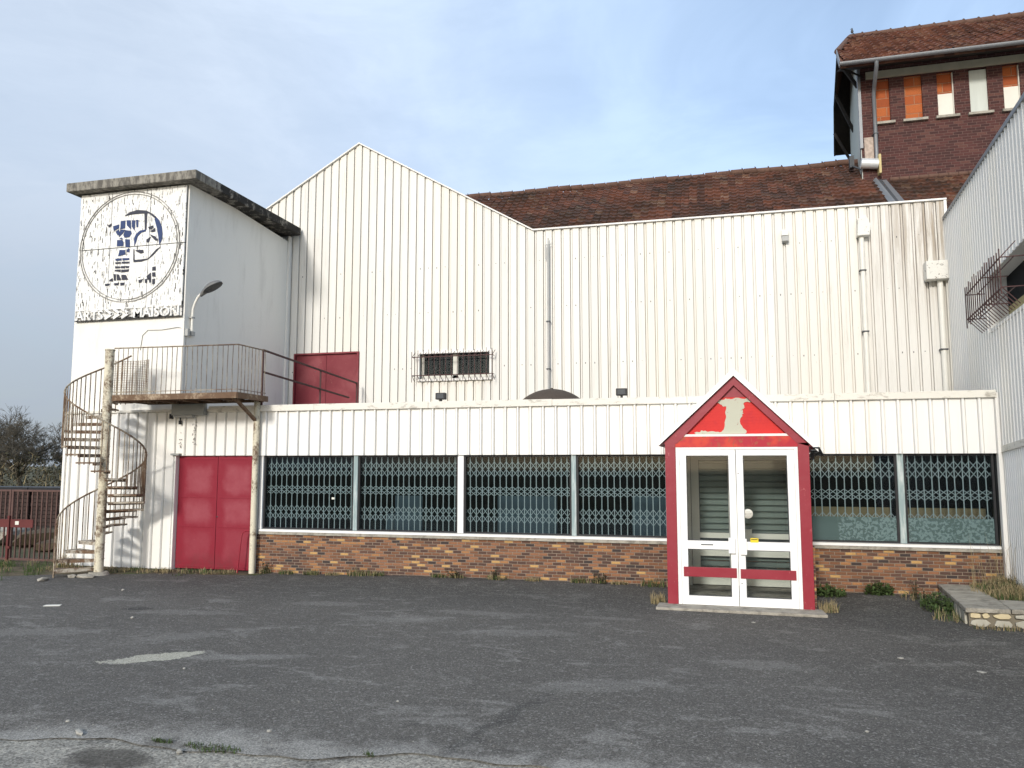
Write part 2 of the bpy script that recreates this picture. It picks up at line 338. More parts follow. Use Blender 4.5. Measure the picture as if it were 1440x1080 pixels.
def glass(name, tint, gl):
    m = bpy.data.materials.new(name); m.use_nodes = True; t = m.node_tree; N = NT(t); t.nodes.remove(t.nodes['Principled BSDF'])
    fr = N.n('ShaderNodeFresnel', {'IOR': 1.45}).outputs[0]
    a = N.n('ShaderNodeBsdfTransparent', {'Color': (*tint, 1)}); b = N.n('ShaderNodeBsdfGlossy', {'Color': (.9, .95, 1, 1), 'Roughness': .03})
    mx = N.n('ShaderNodeMixShader', {0: N.math('MULTIPLY', fr, gl), 1: a.outputs[0], 2: b.outputs[0]})
    t.links.new(mx.outputs[0], t.nodes['Material Output'].inputs[0]); return m
m_glass = glass('shop window glass', (.80, .86, .87), .5)
m_glassd = glass('door glass', (.93, .95, .945), .6)
# ================================================================== GROUND
def sm(a, b, x): t = max(0, min(1, (x - a) / (b - a))); return t * t * (3 - 2 * t)
def gz(x, y):
    h = .055 * sm(-1.4, -.1, y) * sm(-8.5, -5, x) * (1 - .1 * sm(3, 4, x))
    h += .012 * sin(x * .9 + y * .6) * sm(-1.2, -3, y) + .008 * sin(x * 1.9 - y * 1.3) * sm(-1.2, -3, y)
    h -= .05 * sm(-8.3, -9.2, y + .03 * x)
    return h
def sheet(name, xs, ys, z, m, inside=None):
    b = MB(); nx, ny = len(xs), len(ys); vs = [(x, y, gz(x, y) + z) for y in ys for x in xs]
    fs = [(j * nx + i, j * nx + i + 1, (j + 1) * nx + i + 1, (j + 1) * nx + i) for j in range(ny - 1) for i in range(nx - 1)
          if inside is None or inside((xs[i] + xs[i + 1]) / 2, (ys[j] + ys[j + 1]) / 2)]
    b.add(vs, fs, 0, True); o = b.build(name, m); o['kind'] = 'structure'; return o
def rng(a, b, s): n = max(1, round((b - a) / s)); return [a + (b - a) * i / n for i in range(n + 1)]
def f_earth(N):
    p = N.pos(); n = N.noise(p, 1.5, 7, .7); n2 = N.noise(p, 14, 5, .7)
    c = N.mix(N.step(n, .4, .6), (.115, .095, .06), (.075, .085, .035)); c = N.mix(N.step(n2, .55, .7), c, (.17, .15, .10))
    return {'c': c, 'bump': (N.noise(p, 25, 5, .7), .03)}
m_earth = mat('rough earth', f_earth, .95)
def f_asph(N):
    p = N.pos(); x, y, z = N.sep(p)[:3]
    def ell(cx, cy, a, b, ang, e0=.75, e1=1.05, na=.9, ns=3.):
        c, s = cos(radians(ang)), sin(radians(ang)); dx = N.math('SUBTRACT', x, cx); dy = N.math('SUBTRACT', y, cy)
        u = N.math('DIVIDE', N.math('ADD', N.math('MULTIPLY', dx, c), N.math('MULTIPLY', dy, s)), a); v = N.math('DIVIDE', N.math('SUBTRACT', N.math('MULTIPLY', dy, c), N.math('MULTIPLY', dx, s)), b)
        r = N.math('SQRT', N.math('ADD', N.math('MULTIPLY', u, u), N.math('MULTIPLY', v, v)))
        r = N.math('ADD', r, N.math('MULTIPLY', N.math('SUBTRACT', N.noise(p, ns, 6, .7), .5), na)); return N.step(r, e1, e0)
    big = N.noise(p, .35, 5, .6, .5); pat = N.noise(p, 1.9, 8, .72, .6, (.6, 1, 1))
    c = N.mix(big, (.104, .097, .086), (.143, .134, .119))
    new = N.math('ADD', N.math('ADD', N.step(y, -3.6, -1.0), N.math('MULTIPLY', N.step(x, -.8, 3.5), .75)), N.math('MULTIPLY', N.math('SUBTRACT', N.noise(p, .5, 5, .65), .5), 1.3), clamp=True)
    c = N.mix(N.math('MULTIPLY', new, .6), c, (.058, .056, .053))
    fine = N.noise(p, 6.5, 7, .75, .4, (.55, 1, 1)); c = N.mix(N.math('MULTIPLY', N.step(fine, .52, .70), .40), c, (.215, .205, .185)); c = N.mix(N.math('MULTIPLY', N.step(fine, .46, .30), .4), c, (.06, .058, .054))
    dust = (.255, .245, .222)
    c = N.mix(N.math('MULTIPLY', N.step(N.math('ADD', N.math('MULTIPLY', pat, .75), N.math('MULTIPLY', fine, .25)), .53, .61), N.math('SUBTRACT', .55, N.math('MULTIPLY', new, .3))), c, dust)
    for e in ((-5.9, -2.75, .9, .22, 5), (-4.3, -3.7, .9, .3, 12), (-3.3, -3.0, 1.0, .2, 4), (-2.6, -4.2, 1.0, .25, 8), (-7.6, -4.0, .9, .22, 18), (-6.6, -5.4, .8, .3, 35), (-1.6, -2.9, .6, .13, 0), (-8.6, -5.7, 1.2, .3, 20), (.4, -5.0, .7, .25, 0), (-1.2, -6.3, .8, .3, 20)):
        c = N.mix(N.math('MULTIPLY', ell(*e, .55, .95, 2.3, 4.5), .36), c, dust)
    c = N.mix(N.math('MULTIPLY', ell(-8.42, -4.0, .26, .14, 20, .7, 1., .8, 8), .7), c, (.05, .048, .045))
    c = N.mix(N.math('MULTIPLY', ell(-5.3, -6.1, .9, .16, 20, .4, 1.1, 1.2), .6), c, dust)
    c = N.mix(ell(-6.15, -6.4, .50, .20, 42, .86, .93, 1.9, 4.5), c, N.mix(N.noise(p, 60, 4, .7), (.36, .34, .27), (.52, .50, .41)))
    d = N.math('SUBTRACT', x, N.math('ADD', -2.02, N.math('MULTIPLY', N.math('ADD', y, 8.4), .22))); d = N.math('ADD', d, N.math('MULTIPLY', N.math('SUBTRACT', N.noise(p, 1.7, 5, .7), .5), .55))
    cr = N.math('MULTIPLY', N.step(N.math('ABSOLUTE', d), .10, .012), N.math('MULTIPLY', N.step(y, -6.2, -7.2), .5)); c = N.mix(cr, c, (.05, .049, .046))
    ew = N.step(N.math('ADD', N.math('SUBTRACT', y, N.math('ADD', -8.6, N.math('MULTIPLY', N.math('ADD', N.math('MINIMUM', x, -2.1), 3.6), .115))), N.math('MULTIPLY', N.math('SUBTRACT', N.noise(p, 2, 6, .7, .5), .5), 1.9)), .5, -.1); c = N.mix(N.math('MULTIPLY', ew, .75), c, (.33, .32, .29))
    # aggregate: single stones, light and dark
    vc = N.n('ShaderNodeTexVoronoi', {'Vector': p, 'Scale': 105.}).outputs['Color']; vv = N.sep(vc)[0]; vc2 = N.sep(N.n('ShaderNodeTexVoronoi', {'Vector': p, 'Scale': 48.}).outputs['Color'])[1]
    k = N.math('ADD', N.math('MULTIPLY', vv, .80), .60); c = N.mix(1., c, N.comb(k, k, k), 'MULTIPLY')
    c = N.mix(N.math('MULTIPLY', N.step(vv, .86, 1.), .40), c, (.36, .35, .32)); c = N.mix(N.math('MULTIPLY', N.step(vc2, .93, .97), .4), c, (.36, .35, .32))
    mid = N.noise(p, 38, 4, .7)
    return {'c': c, 'bump': (N.math('ADD', N.math('MULTIPLY', vv, .5), N.math('MULTIPLY', mid, .6)), .010)}
m_asph = mat('worn asphalt', f_asph, .9, .25)
def f_road(N):
    p = N.pos(); g = N.noise(p, 130, 4, .8); n = N.noise(p, 1.6, 6, .7, .6); n2 = N.noise(p, 34, 5, .75)
    c = N.mix(N.step(n, .34, .58), (.24, .23, .205), (.52, .495, .43)); c = N.mix(N.step(n2, .46, .64), c, (.46, .445, .39)); va = N.sep(N.n('ShaderNodeTexVoronoi', {'Vector': p, 'Scale': 60.}).outputs['Color'])[0]; va = N.math('ADD', N.math('MULTIPLY', va, .9), .55); c = N.mix(1., c, N.comb(va, va, va), 'MULTIPLY'); c = N.mix(N.math('MULTIPLY', N.step(g, .48, .34), .6), c, (.07, .068, .062))
    x, y, z = N.sep(p)[:3]
    dx = N.math('DIVIDE', N.math('ADD', x, 4.5), .36); dy = N.math('DIVIDE', N.math('ADD', y, 8.93), .17); r = N.math('ADD', N.math('SQRT', N.math('ADD', N.math('MULTIPLY', dx, dx), N.math('MULTIPLY', dy, dy))), N.math('MULTIPLY', N.math('SUBTRACT', N.noise(p, 5, 5), .5), 1.))
    c = N.mix(N.math('MULTIPLY', N.step(r, 1.25, .7), .75), c, (.075, .068, .058))
    return {'c': c, 'bump': (N.math('ADD', g, n2), .02)}
m_road = mat('broken gravelly road', f_road, .95)
def f_verge(N):
    p = N.pos(); n = N.noise(p, 6, 6, .75); c = N.mix(N.step(n, .4, .62), (.085, .065, .042), (.17, .14, .09)); c = N.mix(N.step(N.noise(p, 2, 5, .7), .5, .62), c, (.085, .10, .035))
    return {'c': c, 'bump': (N.noise(p, 40, 5, .7), .03)}
m_verge = mat('earth and moss verge', f_verge, 1.)
far = [-700, -300, -120, -60, -35] + rng(-22, 14, 1.5) + [25, 60, 150, 400, 700]
sheet('ground', far, [-300, -100, -40] + rng(-18, 12, 1.5) + [20, 35, 60, 120, 300, 900], -.03, m_earth)
edge = lambda x: -8.60 + .115 * (min(x, -2.1) + 3.6) + .05 * sin(x * 2.3) + .03 * sin(x * 5.1 + 1) + .016 * sin(x * 13)
ytop = lambda x: .16 if x > -8.75 else max(-.42 - .055 * (x + 8.6) ** 2 - .05 * sin(x * 3.1), -2.75 + .09 * sin(x * 2.3))
b = MB(); xs = rng(-30, 14, .09); NY = 80
b.add([(x, y, gz(x, y)) for x in xs for y in [edge(x) + (ytop(x) - edge(x)) * (t / NY) for t in range(NY + 1)]], [(i * (NY + 1) + t, (i + 1) * (NY + 1) + t, (i + 1) * (NY + 1) + t + 1, i * (NY + 1) + t + 1) for i in range(len(xs) - 1) for t in range(NY)], 0, True)
o = b.build('asphalt_lot', m_asph); o['kind'] = 'structure'
sheet('road', rng(-30, 14, .4), rng(-18, -8.3, .4), -.012, m_road)
sheet('verge', rng(-20, -8.5, .25), rng(-3.9, .3, .2), -.006, m_verge)

# ================================================================== ANNEX (long low building)
AX0, AX1 = -13.80, 4.30
annex = thing('annex_building', (-4.7, 0, 0), 'long low white clad building with barred shop windows over a brick plinth', 'building')
doorh = (-10.96, -9.06, -1, 2.33)
mb = MB(); clad(mb, (0, 0, 0), (1, 0, 0), (0, -1, 0), AX0, -9.06, .0, 3.24, holes=[doorh], pitch=.24)
mb.box(AX0, -10.97, .024, .2, 0, 3.2); mb.box(-10.97, -9.02, .024, .2, 2.36, 3.2)
mb.build('cladding', m_fascia, annex)
mb = MB(); clad(mb, (0, -.012, 0), (1, 0, 0), (0, -1, 0), -9.055, AX1, 2.325, 3.24, pitch=.24, rb=.05, rt=.03); mb.box(-9.05, AX1, .012, .25, 2.345, 3.22); mb.build('fascia', m_fascia, annex)
mb = MB(); x = -10.2
while x < 4.3:
    x2 = min(x + 2.42, 4.335); mb.box(x + .004, x2, -.075, .32, 3.218, 3.342 + .006 * sin(x * 3)); x = x2
mb.box(AX0 - .03, -10.203, -.05, .3, 3.245, 3.30); mb.build('coping', m_coping, annex, bevel=.008)
mb = MB(); clad(mb, (AX0, 0, 0), (0, 1, 0), (-1, 0, 0), 0, 9, 0, 3.24, pitch=.24); mb.build('side_wall', m_fascia, annex)
MB().box(AX0 - .035, AX0 + .03, -.042, .03, -.02, 3.25).build('corner_trim', m_trim, annex)
MB().box(4.303, 4.395, -.05, .06, .1, 3.30).build('corner_trim', m_trim, annex)
MB().box(-9.05, 4.3, .03, .25, -.2, .755).build('brick_plinth', m_brick, annex)
mb = MB(); mb.box(-8.98, -.78, -.015, .2, .757, .805, 0); mb.box(1.3, 4.28, -.015, .2, .757, .805, 0); mb.box(-8.98, -.78, -.004, .18, .807, .862, 1); mb.box(1.3, 4.28, -.004, .18, .807, .862, 1); mb.build('window_sill', [m_conc, m_alu], annex, bevel=.006)
mb = MB(); mb.box(AX0 + .05, 4.2, .35, 4.1, 3.05, 3.18); mb.build('roof', plain('roof felt', (.08, .08, .078), .3, 4), annex)
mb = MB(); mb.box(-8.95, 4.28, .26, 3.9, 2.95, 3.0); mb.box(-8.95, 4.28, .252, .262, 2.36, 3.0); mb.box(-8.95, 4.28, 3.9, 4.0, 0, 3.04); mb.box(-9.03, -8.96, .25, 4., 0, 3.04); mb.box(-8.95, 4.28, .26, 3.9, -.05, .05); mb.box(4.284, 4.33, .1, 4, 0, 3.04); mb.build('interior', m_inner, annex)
mb = MB()
for x0, x1, zt, y in ((-6.55, -5.95, 1.5, 1.2), (-4.3, -3.1, 1.52, 1.1), (-1.62, -.7, 1.55, 1.0), (-6.9, -6.4, 1.1, 1.6)): MB().box(x0, x1, y, y + .05, .06, zt).build('reflection_board', m_innerb, annex)  # boards added behind the glass to stand in for its blue reflections
def bay(x0, x1, film=False):
    fm = MB(); d0, d1 = .06, .13
    fm.box(x0, x0 + .035, d0, d1, .864, 2.34); fm.box(x1 - .035, x1, d0, d1, .864, 2.34); fm.box(x0 + .036, x1 - .036, d0, d1, 2.29, 2.34); fm.box(x0 + .036, x1 - .036, d0, d1, .864, .89)
    w = fm.build('window', m_black, annex)
    pb = MB().box(x0 + .036, x1 - .036, .09, .096, .891, 2.289).build('pane', m_glass, w)
    g = MB(); n = round((x1 - x0 - .08) / .118); xs = [x0 + .04 + (x1 - x0 - .08) * (i + .5) / n for i in range(n)]
    for xb in xs: g.bar((xb, .17, .88), (xb + random.uniform(-.012, .012), .17, 2.33), .015, .012)
    for z0, r in ((2.20, .142), (1.735, .088), (1.345, .142)):
        for k in range(2):
            za, zb = z0 - k * r, z0 - (k + 1) * r
            for a, b in zip([xs[0] - .11] + xs, xs + [xs[-1] + .11]):
                g.bar((a, .160, za), (b, .160, zb), .0105, .006, (0, 1, 0)); g.bar((a, .182, zb), (b, .182, za), .0105, .006, (0, 1, 0))
    g.build('folding_grille', m_grille, w)
    if film:
        f = MB(); f.box(x0 + .037, x1 - .037, .099, .101, .892, 1.28 - .01 * x0 * 0); f.build('film', m_film, w)
        f = MB(); f.box(x0 + .03, x1 - .03, .5, .54, 1.18, 1.42); f.build('tan_board', m_tan, w)
    return w
BAYS = [(-8.93, -6.94), (-6.85, -4.79), (-4.67, -2.61), (-2.52, -.6), (1.1, 2.83), (2.93, 4.26)]
for i, (a, b) in enumerate(BAYS): bay(a, b, i > 3)
for a, b, m in ((-6.938, -6.852, m_teal), (-2.608, -2.522, m_teal), (2.832, 2.928, m_teal), (-4.788, -4.672, m_alu)): MB().box(a, b, .035, .16, .866, 2.345).build('mullion', m, annex, bevel=.005)
MB().box(-9.0, -8.935, .02, .16, .80, 2.34).build('mullion', m_alu, annex)
mb = MB()
MB().box(-7.42, -7.36, .075, .085, 1.46, 1.50).build('paper_note', m_board, annex)
# crimson double service door
mb = MB(); mb.box(-10.99, -10.955, -.04, .16, 0, 2.36); mb.box(-9.07, -9.04, -.02, .16, 0, 2.36); mb.box(-10.953, -9.072, .02, .16, 2.325, 2.358); df = mb.build('service_door', m_trim, annex)
for a, b in ((-10.948, -10.018), (-10.008, -9.076)):
    lf = MB(); lf.box(a, b, .06, .11, .02, 2.318)
    for zz in (.06, .86, 1.46, 2.24): lf.box(a + .05, b - .05, .053, .06, zz, zz + .022)
    lf.build('door_leaf', m_doorred, df, bevel=.004)
MB().lathe((-9.985, .05, 1.08), [(0, 0), (.014, 0), (.014, .012)], 10, 'Y').build('lock', m_zincd, df)
MB().box(-11.05, -10.85, -.10, .0, 2.335, 2.375).build('drip_edge', m_rustbox, annex)

m_letterbg = mat('worn letter shadow ground', lambda N: (lambda p: N.mix(N.step(N.noise(p, 7, 6, .75), .42, .56), (.16, .155, .145), (.74, .73, .69)))(N.pos()), .8)  # dark grey paints the shadow around the letters, broken by wear
# ================================================================== TOWER
TX0, TX1 = -13.80, -10.954
tower = thing('concrete_tower', (-12.4, 2, 3.2), 'square white rendered tower with a stained flat concrete roof slab', 'tower')
mb = MB(); mb.prism([(TX0, .03, 3.3), (TX1, .03, 3.3), (TX1, 4.15, 3.05), (TX0, 4.15, 3.05)], (0, 0, 5.0)); mb.build('wall', m_render, tower)
MB().box(-13.95, -10.60, -.26, 4.10, 8.20, 8.40).build('roof_slab', m_slab, tower, bevel=.02)
MB().box(-10.95, -10.90, 4.02, 4.16, 3.2, 8.19).build('corner_trim', m_trim, tower)
mb = MB().lathe((-10.953, .12, 4.95), [(.035, 0), (.03, .02), (0, .021)], 10); mb.build('wall_plug', m_black, tower)

sign = thing('relief_sign', (-12.38, 0, 5.3), 'cracked white relief panel with a ringed navy mosaic emblem near the tower top', 'sign')
MB().box(-13.74, -10.99, -.0, .025, 5.30, 8.17).build('backing', m_dark, sign)
for xa, xb in ((-13.74, -12.905), (-12.89, -11.895), (-11.88, -10.99)):
    for za, zb in ((5.52, 6.885), (6.905, 8.17)): MB().box(xa, xb, -.035, -.002, za, zb).build('panel', m_sign, sign)
def ring(r, w, c, brk):
    mb = MB(); n = 120
    for k in range(n):
        if brk(k / n): continue
        a0, a1 = 2 * pi * k / n, 2 * pi * (k + 1) / n; ww = w * random.uniform(.4, 1.1)
        q = [(c[0] + cos(a) * rr * 1.045, -.052, c[1] + sin(a) * rr) for a, rr in ((a0, r), (a1, r), (a1, r + ww), (a0, r + ww))]; mb.prism(q, (0, .018, 0))
    return mb
ring(1.225, .022, (-12.395, 6.90), lambda t: False).build('ring', m_grey, sign)
ring(1.175, .018, (-12.395, 6.90), lambda t: False).build('ring', m_grey, sign)
BLUE = [[(-12.84,7.39),(-12.68,7.42),(-12.68,7.33),(-12.81,7.29)],[(-12.64,7.49),(-12.52,7.5),(-12.52,7.32),(-12.64,7.31)],[(-12.49,7.5),(-12.38,7.49),(-12.36,7.28),(-12.47,7.38)],[(-12.35,7.49),(-12.26,7.48),(-12.27,7.25),(-12.34,7.34)],[(-12.24,7.49),(-12.18,7.48),(-12.18,7.32),(-12.22,7.32)],[(-12.76,7.26),(-12.68,7.31),(-12.65,7.2),(-12.7,7.17)],[(-12.64,7.3),(-12.52,7.29),(-12.56,7.22),(-12.67,7.13)],[(-12.51,7.28),(-12.36,7.25),(-12.34,7.19),(-12.4,7.11),(-12.52,7.11),(-12.55,7.18)],[(-12.71,7.07),(-12.57,7.06),(-12.54,7.0),(-12.54,6.92),(-12.71,6.93)],[(-12.5,7.07),(-12.38,7.06),(-12.37,6.88),(-12.48,6.9)],[(-12.66,7.09),(-12.6,7.12),(-12.55,7.07)],[(-12.63,6.84),(-12.49,6.83),(-12.48,6.73),(-12.66,6.7)],[(-12.45,6.84),(-12.37,6.85),(-12.37,6.77),(-12.44,6.78)],[(-11.75,7.54),(-11.64,7.43),(-11.57,7.29),(-11.54,7.12),(-11.56,6.97),(-11.61,6.88),(-11.64,7.05),(-11.69,7.26),(-11.76,7.46)],[(-12.25,6.9),(-12.27,7.08),(-12.22,7.17),(-12.12,7.24),(-11.97,7.25),(-11.98,7.21),(-12.09,7.19),(-12.18,7.11),(-12.21,7.0)],[(-12.73,6.65),(-12.57,6.65),(-12.57,6.6),(-12.72,6.6)],[(-12.55,6.65),(-12.37,6.64),(-12.37,6.6),(-12.54,6.6)]]
DARK = [[(-12.73,6.57),(-12.59,6.57),(-12.58,6.53),(-12.72,6.53)],[(-12.56,6.57),(-12.36,6.56),(-12.36,6.52),(-12.56,6.53)],[(-12.73,6.48),(-12.6,6.47),(-12.6,6.43),(-12.72,6.43)],[(-12.58,6.47),(-12.46,6.47),(-12.47,6.42),(-12.58,6.43)],[(-12.45,6.47),(-12.36,6.46),(-12.37,6.42),(-12.44,6.42)],[(-12.73,6.4),(-12.58,6.4),(-12.58,6.34),(-12.73,6.37)],[(-12.56,6.39),(-12.36,6.39),(-12.37,6.34),(-12.56,6.33)],[(-12.76,6.31),(-12.7,6.3),(-12.69,6.16),(-12.74,6.16)],[(-12.68,6.3),(-12.62,6.29),(-12.55,6.16),(-12.66,6.16)],[(-12.55,6.28),(-12.44,6.27),(-12.37,6.16),(-12.53,6.16)],[(-12.86,6.18),(-12.78,6.22),(-12.76,6.14),(-12.86,6.15)],[(-12.97,6.1),(-12.85,6.1),(-12.86,6.06),(-12.96,6.05)],[(-12.73,6.1),(-12.61,6.1),(-12.62,6.05),(-12.72,6.05)],[(-12.57,6.1),(-12.46,6.1),(-12.47,6.04),(-12.56,6.04)],[(-12.97,7.42),(-12.88,7.46),(-12.88,7.4),(-12.95,7.37)],[(-12.55,7.6),(-12.41,7.68),(-12.21,7.71),(-11.99,7.68),(-11.83,7.6),(-11.71,7.5),(-11.76,7.49),(-11.92,7.61),(-12.12,7.62),(-12.36,7.62)],[(-12.03,7.61),(-11.96,7.61),(-11.96,7.25),(-12.0,7.25)],[(-11.87,7.14),(-11.73,7.08),(-11.64,6.99),(-11.71,6.98),(-11.8,7.06)],[(-11.95,7.02),(-11.84,7.08),(-11.88,6.96),(-11.94,6.96)],[(-12.26,6.59),(-12.06,6.59),(-11.88,6.6),(-11.68,6.79),(-11.57,6.84),(-11.76,6.66),(-11.88,6.58),(-12.05,6.54),(-12.24,6.54)],[(-12.27,6.83),(-12.25,6.83),(-12.23,6.59),(-12.26,6.59)],[(-12.22,6.81),(-12.02,6.8),(-12.0,6.74),(-12.08,6.72),(-12.2,6.78)],[(-11.76,6.4),(-11.68,6.41),(-11.67,6.32),(-11.76,6.32)],[(-11.76,6.28),(-11.68,6.28),(-11.67,6.18),(-11.75,6.19)],[(-11.75,6.13),(-11.68,6.14),(-11.68,6.02),(-11.74,6.02)],[(-11.9,6.2),(-11.8,6.28),(-11.78,6.17),(-11.86,6.12)],[(-12.1,6.13),(-11.99,6.15),(-12.03,6.07),(-12.09,6.07)],[(-11.94,6.14),(-11.88,6.15),(-11.88,6.06),(-11.93,6.06)],[(-11.84,6.16),(-11.78,6.16),(-11.78,6.06),(-11.82,6.06)],[(-11.92,7.3),(-11.79,7.33),(-11.78,7.27),(-11.88,7.24)],[(-11.86,7.2),(-11.74,7.27),(-11.73,7.19),(-11.8,7.18)]]
for nm, L, m in (('blue_mosaic', BLUE, m_blue), ('black_mosaic', DARK, m_navy)):
    mb = MB()
    for P in L: mb.prism([(x, -.048, z) for x, z in P], (0, .016, 0))
    mb.build(nm, m, sign)
mb = MB()
for k in range(260):   # short scored strokes
    x = random.uniform(-13.7, -11.03); z = random.uniform(5.55, 8.1); l = random.uniform(.03, .15)
    if -12.9 < x < -11.6 and 6.0 < z < 7.7: continue
    mb.bar((x, -.037, z), (x + random.uniform(-.02, .02), -.037, z + l), random.uniform(.006, .017), .006, (0, 1, 0))
mb.build('score_marks', m_dark, sign)['kind'] = 'stuff'
# lettering band: worn white raised letters, shadow gaps painted as a dark ground
MB().box(-13.74, -10.99, -.012, -.003, 5.30, 5.53).build('lettering_band', m_letterbg, sign)
lt = MB()
for s, x0, tw in (('ARTS', -13.70, .72), ('MAISON', -12.20, 1.16)):
    vs, fs = text_polys(s, .285); w = max(v[0] for v in vs)
    lt.add([(x0 + v[0] * tw / w, -.036 - v[2] * 1.2, 5.314 + v[1]) for v in vs], fs)
for k in range(3):
    x = -12.92 + k * .215
    lt.bar((x, -.036, 5.315), (x + .19, -.036, 5.42), .05, .03, (0, 1, 0)); lt.bar((x + .185, -.036, 5.41), (x, -.036, 5.52), .05, .03, (0, 1, 0))
lt.build('lettering', m_sign, sign)
mb = MB()
mb.box(-13.74, -10.99, -.034, -.02, 5.285, 5.303)
for k in range(40): x = random.uniform(-13.7, -11.05); mb.box(x, x + random.uniform(.02, .1), -.037, -.02, 5.303, 5.303 + random.uniform(.01, .04))
mb.build('lower_edge', m_dark, sign)

# ================================================================== WAREHOUSE FACADE
wh = thing('warehouse', (-4.4, 4.16, 3), 'tall cream ribbed metal facade with one gable peak above the low building', 'building')
BY = 4.161
def top(x):
    if x < -8.98: return 7.85 + (x + 13.7) / 4.72 * 2.72
    if x < -4.27: return 10.57 - (x + 8.98) / 4.71 * 2.715
    return 7.855 - (x + 4.27) * .0028
mb = MB(); holes = [(-10.72, -8.90, 0, 5.02), (-7.24, -5.34, 4.24, 4.92)]
clad(mb, (0, BY, 0), (1, 0, 0), (0, -1, 0), -13.7, 4.86, 3.0, top, holes=holes, kinks=(-8.98, -4.27), pitch=.222, channel=True)
for k in range(84):
    for zz in (4.55, 5.95, 7.1):
        xx = -13.5 + .222 * k + .06
        if xx < 4.8 and zz < top(xx) - .1 and random.random() < .5: mb.box(xx - .008, xx + .008, BY - .006, BY, zz - .008 + random.uniform(-.02, .02), zz + .012, 1)
mb.build('cladding', [m_clad, m_zincd], wh)
mb = MB()
for P in ([(-13.7, 7.83), (-8.98, 10.55), (-8.98, 3), (-13.7, 3)], [(-8.98, 10.55), (-4.27, 7.83), (-4.27, 3), (-8.98, 3)], [(-4.27, 7.83), (4.85, 7.8), (4.85, 3), (-4.27, 3)]): mb.prism([(x, BY + .3, z) for x, z in P], (0, .15, 0))
mb.build('wall', m_trim, wh)
mb = MB()
for (xa, za), (xb, zb) in (((-13.7, 7.855), (-8.98, 10.575)), ((-8.98, 10.575), (-4.27, 7.86)), ((-4.27, 7.86), (4.89, 7.834))):
    mb.prism([(xa, BY - .055, za), (xb, BY - .055, zb), (xb, BY - .055, zb + .035), (xa, BY - .055, za + .035)], (0, .5, 0))
mb.build('coping', m_trim, wh)
mb = MB().box(4.83, 4.885, BY - .05, BY + .44, 3.1, 7.82); mb.build('corner_trim', m_trim, wh)
mb = MB()   # metal roof behind the peak
for s in (-1, 1): mb.prism([(-8.98, BY + .45, 10.5), (-8.98 + s * 4.7, BY + .45, 7.8), (-8.98 + s * 4.7, BY + .45, 7.7), (-8.98, BY + .45, 10.4)], (0, 2.8, 0))
mb.build('roof', m_zincd, wh)
mb = MB(); mb.box(-10.74, -10.70, BY - .02, BY + .1, 3.1, 5.04); mb.box(-8.93, -8.88, BY - .02, BY + .1, 3.1, 5.04); mb.box(-10.70, -8.93, BY - .02, BY + .1, 5.0, 5.04)
ud = mb.build('upper_door', m_red2, wh)
for a, b in ((-10.695, -9.83), (-9.82, -8.935)): MB().box(a, b, BY + .05, BY + .09, 3.15, 4.995).build('door_leaf', m_red2, ud)
mb = MB(); fx0, fx1, fz0, fz1 = -7.26, -5.32, 4.22, 4.94
mb.box(fx0, fx1, BY - .05, BY + .02, fz1 - .04, fz1 + .01); mb.box(fx0, fx1, BY - .06, BY + .02, fz0 - .01, fz0 + .05); mb.box(fx0, fx0 + .06, BY - .05, BY + .02, fz0 + .05, fz1 - .04); mb.box(fx1 - .06, fx1, BY - .05, BY + .02, fz0 + .05, fz1 - .04)
uw = mb.build('window', m_trim, wh, bevel=.004)
mb = MB()
mb.box(-7.2, -7.13, BY + .1, BY + .14, 4.27, 4.9); mb.box(-6.36, -6.23, BY + .1, BY + .14, 4.27, 4.9); mb.box(-5.42, -5.38, BY + .1, BY + .14, 4.27, 4.9); mb.box(-7.13, -5.42, BY + .1, BY + .14, 4.27, 4.36); mb.build('frame', m_cream, uw)
for a, b in ((-7.13, -6.36), (-6.23, -5.42)): MB().box(a, b, BY + .11, BY + .116, 4.36, 4.9).build('pane', m_glass, uw)
MB().box(-7.2, -5.38, BY + .25, BY + .29, 4.25, 4.92).build('dark_backing', m_inner, uw)
def cage(xa, xb, za, zb, y, dep, n):
    g = MB(); yy = y - dep
    for zz in (za + .16, zb - .13): g.bar((xa, yy, zz), (xb, yy, zz), .014); [g.bar((q, yy, zz), (q, y, zz), .014) for q in (xa, xb)]; g.bar((xa, yy + .06, zz), (xb, yy + .06, zz), .010)
    for i in range(n + 1):
        q = xa + (xb - xa) * i / n; g.bar((q, yy - .01, za + random.uniform(-.03, .03)), (q + random.uniform(-.012, .012), yy - .01, zb + random.uniform(-.02, .05)), .011)
        g.bar((q, yy, za + .16), (q + .03, yy + .11, za + .02), .010); g.bar((q, yy, zb - .13), (q + .04, yy + .12, zb), .010)
    return g
cage(-7.33, -5.25, 4.18, 4.93, BY - .05, .17, 14).build('bar_grille', m_brown, uw)

# drain pipes and boxes on the facade
def pipe(x, z0, z1, r, m, label, clips):
    t = thing('drainpipe', (x, BY - .08, z0), label, 'drainpipe'); zz = z0; mb = MB()
    mb.tube([(x, BY - .1, z0), (x, BY - .1, z1)], r, 10); mb.build('pipe', m, t)
    for c in clips: MB().box(x - r - .02, x + r + .012, BY - .1 - r - .006, BY - .03, c, c + .03).build('clip', m_zincd, t)
    return t
t = pipe(-3.88, 3.15, 7.45, .028, m_lampg, 'thin grey pipe running down the facade right of the roof valley', (5.55, 4.4)); b = MB(); b.tube([(-3.88, BY - .1, 7.4), (-3.88, BY - .1, 7.62)], .012, 6); b.tube([(-3.96, BY - .1, 7.45), (-3.80, BY - .1, 7.47)], .01, 6); b.tube([(-3.95, BY - .1, 7.1), (-3.95, BY - .1, 7.45)], .01, 6); b.build('bracket', m_lampg, t)
